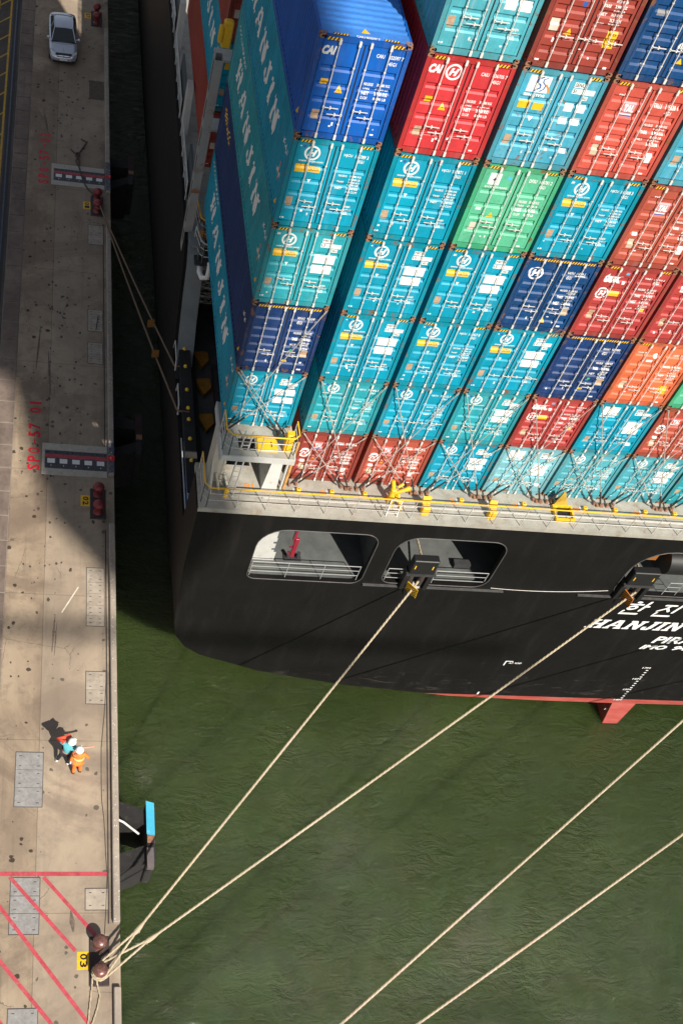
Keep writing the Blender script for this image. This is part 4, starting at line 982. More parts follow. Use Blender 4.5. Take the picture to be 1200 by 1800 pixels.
def decals(root, H, style, kind, code, paint, r):
    """all painted markings and stickers on the door end"""
    P = profile(style, H); mb = MB(); lt = MB(); lg = MB(); h = H
    def sx_(x): return max(.15, x-.11) if x < 1.16 else x
    def R(m_, x0, x1, z0, z1):
        x0, x1 = sx_(x0), sx_(x1); mb.use(m_).add([(x0, 0, z0*h), (x1, 0, z0*h), (x1, 0, z1*h), (x0, 0, z1*h)], [(0, 1, 2, 3)])
    def T(m_, s_, x0, x1, z0, z1, shear=0, bold=.02):
        x0, x1 = sx_(x0), sx_(x1)
        lt.use(m_); put_text(lt, s_, (x0, -.0012, z0*h), (x1-x0, 0, 0), (0, 0, (z1-z0)*h), shear, bold)
    def TRI(m_, x, z, s_, inv=False):
        k = -1 if inv else 1; x = sx_(x) if x < 1.16 else x; mb.use(m_); mb.add([(x-s_, 0, z*h-k*s_*.8), (x+s_, 0, z*h-k*s_*.8), (x, 0, z*h+k*s_)], [(0, 1, 2)])
    def HL(x, z, rad):
        mb = lg; mb.use(WHITE); n = 24; zc = z*h; x = sx_(x)
        vs = [(x+rad*cos(2*pi*k/n), 0, zc+rad*sin(2*pi*k/n)) for k in range(n)]+[(x+rad*.76*cos(2*pi*k/n), 0, zc+rad*.76*sin(2*pi*k/n)) for k in range(n)]
        mb.add(vs, [(k, (k+1) % n, n+(k+1) % n, n+k) for k in range(n)])
        for lp in HLOGO:
            q = [Vector((x+rad*.72*(p[0]+.28*p[1]), zc+rad*.80*p[1]*.80, 0)) for p in lp]
            mb.add([(v.x, -.0006, v.y) for v in q], list(tessellate_polygon([q])))
    def HUM(m_, x0, x1, z0, z1, n=5, both=True):
        """block of small weights text"""
        names = ['MAX.GROSS', 'TARE', 'NET', 'CU.CAP.', '', '']; vals = ['30,480 KG', '67,200 LB', '3,940 KG', '8,690 LB', '26,540 KG', '76.3 CU.M']
        dz = (z1-z0)/n
        for i in range(n):
            zz = z1-(i+1)*dz
            if both and i % 2 == 0 or (both and n <= 4): T(m_, names[(i//2 if n > 4 else i) % 4], x0, x0+.20*(1 if i else 1.25), zz+.02*dz, zz+dz*.66, 0, .03)
            T(m_, vals[i % 6], x0+(x1-x0)*.50 if both else x0, x1, zz, zz+dz*.72, 0, .03)
    owner, num, size = code
    if kind == 'H' or kind == 'Hpanel' or kind == 'H2':
        HL(.72, .84, .225*(.92 if H < 2.7 else 1))
        T(WHITE, 'www.hanjin.com', .38, 1.08, .735, .765)
        if H > 2.7:
            R(YEL, .34, .66, .625, .705); T(BLACK, "9'6 HIGH", .36, .65, .64, .69); R(YEL, .70, 1.06, .635, .69); T(BLACK, 'CAUTION', .73, 1.03, .65, .68)
            TRI(WHITE, .83, .535, .07, True)
        else: TRI(YEL, .9, .40, .05) if kind == 'H2' else None
        R(TAN, .30, .50, .23, .34)
        if kind == 'Hpanel':
            R(WHITE, 1.62, 1.94, .845, .895); R(WHITE, 1.60, 2.22, .785, .835); T(BLACK, owner, 1.64, 1.92, .852, .889); T(BLACK, num, 1.62, 2.20, .792, .828); R(WHITE, 1.96, 2.14, .735, .775); T(BLACK, size, 1.98, 2.12, .742, .768)
            if r.random() < .5:
                for z0 in (.60, .455):
                    R(WHITE, 1.52, 1.82, z0, z0+.095); R(WHITE, 1.87, 2.22, z0, z0+.095)
            else: R(WHITE, 1.50, 2.15, .58, .68); R(WHITE, 1.50, 2.12, .45, .55)
        else:
            T(WHITE, owner, 1.50, 1.74, .84, .875); T(WHITE, num, 1.82, 2.20, .84, .878); T(WHITE, size, 1.90, 2.10, .79, .825)
            HUM(WHITE, 1.50, 2.16, .45, .66, 6)
        T(WHITE, 'HANJIN', 1.90, 2.10, .275, .305); T(WHITE, 'SHIPPING', 1.90, 2.16, .235, .265); T(WHITE, 'CO.,LTD.', 1.90, 2.08, .195, .225)
        if r.random() < .55: mb.use(BLUEP).add([(.36+.05*cos(k*pi/5), 0, .905*h+.05*sin(k*pi/5)) for k in range(10)], [tuple(range(10))]); R(WHITE, .335, .385, .90, .912)
        else: T(WHITE, 'bic', .32, .43, .89, .92, .3, .04)
        R(WHITE, .25, .38, .085, .10)
    elif kind == 'CAI' or kind == 'CAIH':
        T(WHITE, 'CAI', .25, .63, .815, .90, .25, .06)
        if kind == 'CAIH': HL(.95, .845, .225)
        T(WHITE, owner, 1.58, 1.80, .845, .88); T(WHITE, num, 1.90, 2.30, .845, .88); T(WHITE, size, 1.95, 2.16, .785, .82)
        HUM(WHITE, 1.46, 2.16, .44, .62, 4); R(YEL, .42, .62, .53, .59); T(BLACK, 'CAUTION', .44, .60, .55, .57); TRI(YEL, .96, .50, .11); TRI(BLACK, .96, .50, .025); R(TAN, .40, .60, .19, .285); R(WHITE, 2.02, 2.12, .09, .105)
    elif kind == 'SEN':
        R(WHITE, .42, 1.02, .765, .925)
        keep = mb; mb = lg; mb.use(BLUEP); f = lambda a, b, d: (.42+.6*a, -.0012-d, (.765+.16*b)*h)
        ribbon(mb, [(.42, .93), (.22, .80), (.20, .62), (.40, .45), (.42, .28), (.22, .10)], .085, f)
        ribbon(mb, [(.62, .90), (.46, .80), (.48, .62), (.64, .45), (.60, .22), (.45, .08)], .06, f, False, .0006)
        mb.use(ORG); ribbon(mb, [(.66, .50), (.80, .30), (.86, .08)], .09, f, False, .001)
        mb = keep; T(WHITE, 'SENATOR', .40, 1.02, .715, .75, 0, .05)
        R(WHITE, 1.58, 1.90, .86, .91); R(WHITE, 1.58, 2.22, .80, .85); T(BLACK, owner, 1.60, 1.88, .867, .904); T(BLACK, num, 1.60, 2.20, .807, .843); R(WHITE, 1.92, 2.08, .745, .785); T(BLACK, size, 1.94, 2.06, .75, .78)
        if H > 2.7:
            R(YEL, .36, .68, .60, .675); R(YEL, .78, 1.08, .595, .665); T(BLACK, "9'6 HIGH", .38, .66, .615, .66); TRI(WHITE, .86, .50, .07, True)
            for z0 in (.62, .49):
                R(WHITE, 1.56, 1.80, z0, z0+.075); R(WHITE, 1.90, 2.16, z0, z0+.075)
        else: R(WHITE, 1.52, 2.10, .42, .66); TRI(WHITE, .95, .48, .06, True); T(WHITE, 'SHIPPING LINES', .35, 1.05, .40, .42)
        R(TAN, .36, .56, .215, .32); R(WHITE, 1.98, 2.16, .19, .235)
    elif kind == 'TAL':
        m2 = REDP if paint in ('maroon', 'brown') and H < 2.7 else PINKR
        R(m2, .74, 1.08, .67, .79); T(WHITE, 'TAL', .76, 1.06, .69, .77, 0, .06); R(WHITE, .74, 1.08, .655, .668); R(BLUEP, .74, 1.08, .64, .653)
        if H < 2.7: HL(.48, .56, .21); TRI(YEL, .86, .46, .07)
        T(WHITE, owner, 1.46, 1.70, .77, .81); T(WHITE, num, 1.80, 2.18, .77, .81); T(WHITE, size, 1.84, 2.04, .715, .75)
        HUM(WHITE, 1.46, 2.14, .38, .62, 6); R(WHITE, .40, .56, .375, .41); R(mat('pale_plate', (.50, .42, .30), .6, var=.15), .42, .62, .22, .34); R(WHITE, 2.02, 2.14, .075, .09)
        if H > 2.7: R(WHITE, 2.0, 2.16, .19, .30); T(WHITE, 'tal', .45, .62, .84, .87)
        else: R(WHITE, 1.96, 2.10, .20, .28)
    elif kind == 'TEX':
        T(WHITE, 'tex', .30, .92, .76, .88, .15, .06); R(WHITE, .96, 1.06, .75, .785); HL(.50, .60, .20 if H < 2.7 else .22)
        R(YEL, .72, 1.06, .585, .64); R(SKYB, .95, 1.06, .88, .91)
        T(WHITE, owner, 1.52, 1.76, .835, .87); T(WHITE, num, 1.84, 2.20, .835, .87); T(WHITE, size, 1.90, 2.10, .785, .82)
        HUM(WHITE, 1.50, 2.12, .42, .74, 7); R(TAN, .40, .60, .25, .37); R(YEL, 1.98, 2.12, .40, .445)
    elif kind == 'SEG':
        T(WHITE, owner, 1.56, 1.80, .80, .84); T(WHITE, num, 1.86, 2.26, .80, .84); T(WHITE, size, 1.56, 1.74, .74, .78); HUM(WHITE, 1.56, 2.16, .36, .64, 6); R(TAN, 1.98, 2.20, .26, .36); TRI(YEL, 1.52, .185, .10); R(GREENP, 1.56, 1.66, .31, .37); R(WHITE, 2.0, 2.14, .06, .08)
    elif kind == 'GES':
        HL(.60, .78, .24); T(WHITE, owner, 1.52, 1.76, .80, .84); R(WHITE, 1.80, 2.14, .785, .79); T(WHITE, num, 1.82, 2.12, .80, .84); T(WHITE, size, 1.52, 1.70, .74, .78); HUM(WHITE, 1.54, 2.12, .34, .62, 6); R(TAN, 1.96, 2.16, .25, .35); TRI(YEL, 1.46, .15, .10); R(WHITE, 2.02, 2.14, .08, .10)
    elif kind == 'DFS':
        R(WHITE, .44, .78, .77, .90); mb.use(BLACK); T(BLACK, '+', .55, .66, .81, .85); R(SKYB, .98, 1.10, .84, .88); T(WHITE, 'DONGFANG', .40, 1.08, .735, .755)
        T(WHITE, owner, 1.52, 1.76, .84, .88); T(WHITE, num, 1.84, 2.22, .84, .88); T(WHITE, size, 1.88, 2.08, .785, .82); HUM(WHITE, 1.48, 2.10, .45, .65, 4); R(WHITE, .40, .56, .47, .50); TRI(YEL, .92, .42, .11); R(mat('sticker_cream', (.6, .5, .42), .6), .42, .60, .22, .32); R(WHITE, 2.02, 2.12, .08, .095)
    elif kind == 'CAUT':
        T(WHITE, owner, 1.50, 1.74, .84, .88); T(WHITE, num, 1.82, 2.20, .84, .88); mb.use(BLUEP).add([(.92+.07*cos(k*pi/6), 0, .60*h+.07*sin(k*pi/6)) for k in range(12)], [tuple(range(12))])
        HUM(WHITE, 1.40, 2.02, .44, .72, 7); R(mat('sticker_cream', (.6, .5, .42), .6), .34, .58, .33, .44); TRI(YEL, .90, .34, .11); R(YEL, 1.82, 2.10, .25, .40); T(BLACK, 'CAUTION', 1.85, 2.07, .36, .385); T(BLACK, "9'6 HIGH", 1.85, 2.07, .30, .33); R(WHITE, .30, .42, .05, .075); R(WHITE, 2.10, 2.2, .06, .08); T(WHITE, '8', .54, .60, .235, .275)
    elif kind == 'ORG':
        T(WHITE, 'TAINER', .38, .72, .81, .83); mb.use(WHITE).add([(.96+.09*cos(k*pi/6), 0, .79*h+.10*sin(k*pi/6)) for k in range(12)], [tuple(range(12))]); R(WHITE, .82, 1.04, .69, .73)
        T(WHITE, owner, 1.58, 1.80, .80, .84); T(WHITE, num, 1.86, 2.24, .80, .84); HUM(WHITE, 1.48, 2.12, .42, .66, 7); R(mat('pale_plate', (.30, .20, .10), .6), .42, .64, .25, .37); R(YEL, 1.82, 2.12, .20, .34); R(WHITE, 2.0, 2.12, .06, .08)
    elif kind == 'INT':
        R(WHITE, .46, .90, .73, .80); T(BLUEP, 'interpool', .48, .88, .74, .785, .2); mb.use(WHITE).add([(1.0+.07*cos(k*pi/6), 0, .48*h+.09*sin(k*pi/6)) for k in range(12)], [tuple(range(12))]); R(TAN, .44, .62, .24, .35); T(WHITE, owner, 1.5, 1.74, .84, .88); T(WHITE, num, 1.84, 2.2, .84, .88)
    elif kind == 'BLU':
        TRI(YEL, 1.52, .22, .11); mb.use(WHITE).add([(1.36+.09*cos(k*pi/6), 0, .36*h+.10*sin(k*pi/6)) for k in range(12)], [tuple(range(12))]); T(WHITE, owner, 1.5, 1.74, .84, .88); T(WHITE, num, 1.84, 2.2, .84, .88); R(mat('sticker_grey', (.2, .2, .22), .6), .40, .70, .60, .65)
    # small dings, stray labels
    for _ in range(r.randint(1, 3)):
        x = r.uniform(.3, 2.1); z = r.uniform(.12, .2); s_ = r.uniform(.015, .04); R(WHITE, x, x+s_*2, z, z+s_*.6)
    if r.random() < .6: T(WHITE, r.choice('1869'), 1.0, 1.05, .14, .175)
    for q, nm in ((mb, 'sticker'), (lt, 'lettering'), (lg, 'logo')):
      if q.v:
        me_o = q.build(nm, root)
        conform(me_o.data, [p[0] for p in P], 2, lambda c: Vector((c.x, .026+depth(P, c.z)+c.y-.0015+(.006 if P[0][0] < c.z < P[-1][0] and (.255 < c.x < 1.08 or 1.36 < c.x < 2.19) else 0), c.z)))
def hazard(root, H, full, roof):
    mb = MB()
    def bar(x0, x1, z0, z1, y=-.004, flat=False):
        def q(a, b, c, d): return [(a, y, z0), (b, y, z0), (d, y, z1), (c, y, z1)] if not flat else [(a, z0, H-.003), (b, z0, H-.003), (d, z1, H-.003), (c, z1, H-.003)]
        mb.use(BLACK).add(q(x0, x1, x0, x1), [(0, 1, 2, 3)]); n = round((x1-x0)/.088); s_ = (x1-x0)/n; mb.use(YEL)
        for i in range(n):
            a = x0+i*s_; pts = q(a, a+s_*.5, a+s_*.45, min(a+s_*.95, x1)); pts = [(p[0], p[1]-(0 if flat else .002), p[2]+(.002 if flat else 0)) for p in pts]; mb.add(pts, [(0, 1, 2, 3)])
    if full: bar(.20, W-.20, H-.13, H-.05)
    else: bar(.20, .58, H-.13, H-.05); bar(W-.58, W-.20, H-.13, H-.05)
    if roof: bar(.35, .75, .05, .13, flat=True); bar(W-.75, W-.35, .05, .13, flat=True)
    mb.build('hazard_stripes', root)
def side_text(root, H, kind, m1=WHITE):
    mb = MB().use(m1)
    if kind == 'HANJIN':
        slab(mb, 'HANJIN', (0, 10.6, 1.05), (0, -7.9, 0), (0, 0, .85), .30, 3.2)
        put_text(mb, 'HANJIN SHIPPING', (0, 1.25, .95), (0, -.62, 0), (0, 0, .22), 0, .04); put_text(mb, 'HJCU 45G1', (0, 1.3, 1.9), (0, -.8, 0), (0, 0, .2), 0, .04)
        put_text(mb, 'www.hanjin.com', (0, 11.7, 2.15), (0, -2.6, 0), (0, 0, .22), 0, .03)
    elif kind == 'yellow':
        mb.use(YEL); put_text(mb, 'GESEACO', (0, 11.4, 2.0), (0, -2.2, 0), (0, 0, .34), 0, .04); mb.use(WHITE); put_text(mb, 'SEGU 422', (0, 1.0, 1.6), (0, -.6, 0), (0, 0, .15), 0, .04)
    mb.use(YEL)
    mb.add([(0, .62, .35), (0, .40, .35), (0, .51, .55)], [(0, 1, 2)]); mb.use(ORG).add([(0, 1.0, .9), (0, .85, .9), (0, .85, 1.5), (0, 1.0, 1.5)], [(0, 1, 2, 3)]) if kind == 'HANJIN' else None
    o = mb.build('side_lettering', root)
    conform(o.data, CB, 1, lambda c: Vector((.0035+side_depth(c.y), c.y, c.z)))
CDESC = {'pale': 'pale', 'teal': 'teal', 'teal2': 'light teal', 'teal3': 'pale teal', 'senator': 'light blue', 'blue': 'royal blue', 'navy': 'navy', 'dblue': 'deep blue', 'red': 'bright red', 'maroon': 'dark brown-red', 'salmon': 'faded salmon red', 'brown': 'rust red', 'texred': 'crimson', 'orange': 'orange', 'green': 'mint green'}
BAR_X = (.55, 1.07, 1.37, 1.90)
def container(x, y, z, H, paint, kind, code, label, haz=True, full=False, roof=False, side=None, seed=0, style=None, group='shipping containers stacked on the stern'):
    r = random.Random(seed+int(x*13+z*7))
    t = thing('shipping_container', label, 'container', (x, y, z), group)
    pm = PAINT[paint]; style = style or ('flat' if paint in ('teal', 'teal2', 'teal3', 'pale', 'senator', 'blue', 'green', 'red') else 'wide')
    inst('shell', body_mesh(H, pm, paint), t)
    d = door_mesh(H, style, pm, paint); DZ = []
    for xx in (.142, 1.240): DZ.append(inst('door', d, t, (xx, .026, 0)))
    hz = r.uniform(.30, .36)*H; same = r.random() < .35
    for i, bx_ in enumerate(BAR_X):
        b = inst('locking_bar', bar_mesh(H), t, (bx_, 0, 0))
        s_ = (1, -1, 1, -1)[i] if not same else (1, 1, 1, 1)[i]
        inst('handle', handle_mesh(s_*(1 if i != 3 else 1)), b, (0, 0, hz-(.17 if (i % 2 and not same) else 0)+r.uniform(-.01, .01)))
    cm = casting_mesh()
    for cx in (.089, W-.089):
        for cz in (.059, H-.059):
            for cy in (.082, L40-.082): inst('corner_casting', cm, t, (cx, cy, cz))
    decals(t, H, style, kind, code, paint, r)
    if haz: hazard(t, H, full, roof)
    if side: side_text(t, H, side)
    return t
h1, h2, gp = 2.591, 2.896, .02
PX = 2.5543
def colx(i): return -.0+PX*i+(.058 if i else 0)-.0
zA = [2.706]; [zA.append(zA[-1]+h+gp) for h in (h1, h2, h2, h2, h2)]
zB = [0.]; [zB.append(zB[-1]+h+gp) for h in (h1, h1, h2, h2, h2, h2, h2)]
XA = -2.881
container(XA, 0, zA[0], h1, 'teal', 'Hpanel', ('HJCU', '1352 08 4', '4361'), 'teal container at the bottom of the outermost left stack, standing on the grey platform', False, side='HANJIN')
container(XA, 0, zA[1], h2, 'navy', 'SEG', ('SEGU', '422587 0', '45G1'), 'navy container between the teal platform container and a light teal one in the left stack', full=True, side='yellow')
container(XA, 0, zA[2], h2, 'teal2', 'Hpanel', ('HJCU', '1382 22 0', '45G1'), 'light teal container standing directly on the navy one in the outermost left stack', side='HANJIN')
container(XA, 0, zA[3], h2, 'teal', 'H', ('HJCU', '165789 3', '45G1'), 'bright teal container directly under the royal blue one with the ribbed roof', side='HANJIN')
A5 = container(XA, 0, zA[4], h2, 'blue', 'CAI', ('CAIU', '832597 7', '45G1'), 'royal blue container with visible ribbed roof topping the left stack', roof=True, style='flat', side='plain')
mb = MB().use(WHITE); put_text(mb, 'CAIU 832597 7', (.95, .04, h2-.002), (.62, 0, 0), (0, .10, 0), 0, .03); mb.use(YEL).add([(1.10, .28, h2-.003), (1.34, .28, h2-.003), (1.22, .5, h2-.003)], [(0, 1, 2)]); mb.build('roof_marking', A5)
STACK = [
 (0, [('maroon', 'TAL', ('TCLU', '466243 2', '42G1'), 'rust red deck container beside the grey platform, leftmost of the deck row'),
      ('teal2', 'H2', ('HJCU', '781446 0', '4361'), 'light teal container standing on the rust red one beside the platform'),
      ('teal', 'Hpanel', ('HJCU', '1341 86 1', '45G1'), 'teal container third up beside the dark gap, two above the platform-side rust red one'),
      ('teal', 'Hpanel', ('HJCU', '1575 40 3', '45G1'), 'teal container fourth up beside the dark gap, two below the bright red one'),
      ('teal', 'H', ('HJCU', '187871 1', '45G1'), 'teal container directly under the bright red one'),
      ('red', 'CAIH', ('CAIU', '836705 7', '45G1'), 'bright red container with CAI lettering and round white logo'),
      ('teal3', 'Hpanel', ('HJCU', '1419 50 7', '45G1'), 'pale teal container above the bright red one, cut by the top of the picture')]),
 (1, [('brown', 'TAL', ('TCLU', '466374 0', '42G1'), 'rust red container on deck between another rust red one and a teal one'),
      ('teal', 'H2', ('HJCU', '785112 7', '4361'), 'teal container with a dark smear over its left door, second tier'),
      ('teal', 'H', ('HJCU', '162427 8', '45G1'), 'teal container third up in its column, two below the mint green one with white logo'),
      ('teal', 'Hpanel', ('HJCU', '1530 89 9', '45G1'), 'teal container directly under the mint green one with the white square logo'),
      ('green', 'DFS', ('DFSU', '686781 2', '45G1'), 'mint green container with a white square logo'),
      ('senator', 'SEN', ('SENU', '5063 83 8', '45G1'), 'rusty light blue container with swirl logo, directly above the mint green one'),
      ('maroon', 'CAUT', ('TCNU', '955210 4', '45G1'), 'brown red container with a large yellow caution sticker at the top of the picture')]),
 (2, [('teal', 'Hpanel', ('HJCU', '2091 65 0', '4361'), 'teal container on deck to the right of the two rust red ones'),
      ('teal2', 'Hpanel', ('HJCU', '4148 65 3', '4361'), 'teal container with cloudy worn paint directly left of the lower crimson one lettered tex'),
      ('teal', 'Hpanel', ('HJCU', '1485 29 8', '45G1'), 'teal container directly under the deep blue one with round white logo'),
      ('dblue', 'GES', ('GESU', '312906 2', '45G1'), 'deep blue container with round white logo'),
      ('teal', 'H', ('HJCU', '188308 3', '45G1'), 'bright teal container directly above the deep blue one with round white logo'),
      ('salmon', 'TAL', ('TRLU', '715220 1', '45G1'), 'faded salmon red container between a deep blue and a bright teal one'),
      ('dblue', 'BLU', ('TGHU', '850917 5', '45G1'), 'deep blue container cut by the top right corner of the picture')]),
 (3, [('pale', 'SEN', ('SENU', '4082 16 7', '4361'), 'pale faded container with a swirl logo on the deck'),
      ('texred', 'TEX', ('TGHU', '380876 6', '4261'), 'lower of the two crimson containers lettered tex, under the navy one'),
      ('navy', 'SEG', ('SEGU', '422480 8', '45G1'), 'navy container directly left of the orange one'),
      ('texred', 'TEX', ('TEMU', '616304 4', '45G1'), 'upper of the two crimson containers lettered tex, above the navy one'),
      ('brown', 'TAL', ('TRLU', '716442 9', '45G1'), 'rust red container at the right edge above the upper crimson one lettered tex'),
      ('senator', 'SEN', ('SENU', '5071 24 4', '45G1'), 'light blue container cut by the right edge below the deep blue one')]),
 (4, [('teal3', 'H2', ('HJCU', '779085 2', '4361'), 'pale teal deck container directly right of the pale one with swirl logo'),
      ('teal', 'SEN', ('SENU', '4117 30 5', '4361'), 'teal container with swirl logo on a white square, second tier under the orange one'),
      ('orange', 'ORG', ('TGHU', '917240 0', '45G1'), 'orange container with a yellow sticker'),
      ('texred', 'INT', ('INBU', '523318 7', '45G1'), 'crimson container with small white and blue label at the right edge, above the orange one')]),
 (5, [('teal3', 'Hpanel', ('HJCU', '4026 58 1', '4361'), 'teal container on deck, second from the right edge of the picture'),
      ('brown', 'TAL', ('TCLU', '470518 3', '42G1'), 'rust red container with red square at the right edge, directly under a mint green one'),
      ('green', 'DFS', ('DFSU', '691130 0', '45G1'), 'mint green container mostly cut off by the right edge, beside the orange one')]),
 (6, [('teal2', 'Hpanel', ('HJCU', '4075 11 9', '4361'), 'teal container on deck cut by the right edge of the picture')])]
HB = (h1, h1, h2, h2, h2, h2, h2)
for ci, tiers in STACK:
    for k, (pn, kd, cd, lab) in enumerate(tiers):
        container(colx(ci), 0, zB[k], HB[k], pn, kd, cd, lab, haz=(k > 1), full=(kd in ('SEG', 'GES')), seed=ci*9+k)
# next bay forward, seen only along its side
zN = [2.706]; [zN.append(zN[-1]+h+gp) for h in (h1, h2, h2, h2, h2)]
for k, (pn, lab, sd_) in enumerate((('maroon', 'brown red container low at the ship side beyond the lashing bridge', 'plain'), ('teal', 'teal container on the brown red one beyond the lashing bridge', 'HANJIN'), ('maroon', 'brown red container glimpsed at the top beside the yellow lamp housing', 'plain'), ('navy', 'navy container high in the next bay, hidden behind the lettered teal side walls', 'plain'), ('dblue', 'deep blue container on top of the next bay, hidden behind the royal blue one', 'plain'))):
    container(XA, 14.6, zN[k], (h1, h2, h2, h2, h2)[k], pn, 'H2' if pn == 'teal' else 'CAUT', ('HJCU', '140022 1', '45G1'), lab, haz=False, side=sd_, group='containers in the next bay forward')

# ================================================================== LASHING RODS
ROD = mat('rod_steel', (.48, .44, .39), .4, .3, var=.15, scale=6, dirt=.3, dirtcol=(.35, .15, .07))
TB = mat('turnbuckle_black', (.03, .025, .022), .6)
def rod(label, a, b, r=.019, tl=.85):
    a, b = Vector(a), Vector(b); t = thing('lashing_rod', label, 'lashing rod', a, 'lashing rods crossed over the lowest containers')
    d = (b-a); u = d.normalized()
    m_ = MB().use(ROD).tube([u*tl*.8, d], r, 6); m_.tube([d-u*.10, d+u*.02], .032, 6); m_.build('rod', t)
    m_ = MB().use(TB).tube([u*.12, u*tl], .036, 6); m_.use(ROD).tube([u*tl*.92, u*(tl+.12)], .034, 6); m_.use(RUSTY).lathe([(.05, -.04), (.06, 0), (.05, .08)], (0, 0, 0), 8); m_.build('turnbuckle', t)
names = ['first rust red deck container', 'second rust red deck container', 'teal deck container after the rust red pair', 'pale deck container with swirl logo', 'deck container after the swirl logo one', 'second last deck container', 'last deck container in view']
yb_ = -.30
for i in range(7):
    xl = colx(i)+.09; xr = colx(i)+W-.09; nm = names[i]
    t1 = zB[1]-.06; t2 = zB[2]-.06
    jl = colx(i)-.05; jr = colx(i)+W+.05
    rod('short rod sloping down rightwards over the '+nm, (jr-.42, yb_, .06), (xl, -.06, t1))
    rod('short rod sloping down leftwards over the '+nm, (jl+.38, yb_, .06), (xr, -.06, t1))
    rod('long rod sloping down rightwards over the '+nm, (jr-.16, yb_-.06, .06), (xl, -.09, t2))
    rod('long rod sloping down leftwards over the '+nm, (jl+.12, yb_-.06, .06), (xr, -.09, t2))
    if i > 0:
        m_ = MB().use(RUSTY)
        for q in (-.3, -.1, .12, .34): m_.bbox(colx(i)-.06+q-.05, colx(i)-.06+q+.05, -.42, -.24, 0, .10, .01)
        sp(m_, 'lashing_eye')
zP = PZ; xl = XA+.09; xr = XA+W-.09
for k, (lab, a, b) in enumerate((
 ('left rod of the close pair crossing the teal container on the platform', (xr-.38, -.28, zP+.06), (xl, -.06, zA[1]-.06)),
 ('right rod of the close pair crossing the teal container on the platform', (xr-.12, -.34, zP+.06), (xl+.06, -.09, zA[1]+.04)),
 ('short rod falling right to left across the teal container on the platform', (xl+.02, -.28, zP+.06), (xr, -.06, zA[1]-.06)),
 ('long rod falling right to left over the navy container to the platform', (xl-.12, -.34, zP+.06), (xr, -.09, zA[2]-.06)))): rod(lab, a, b)

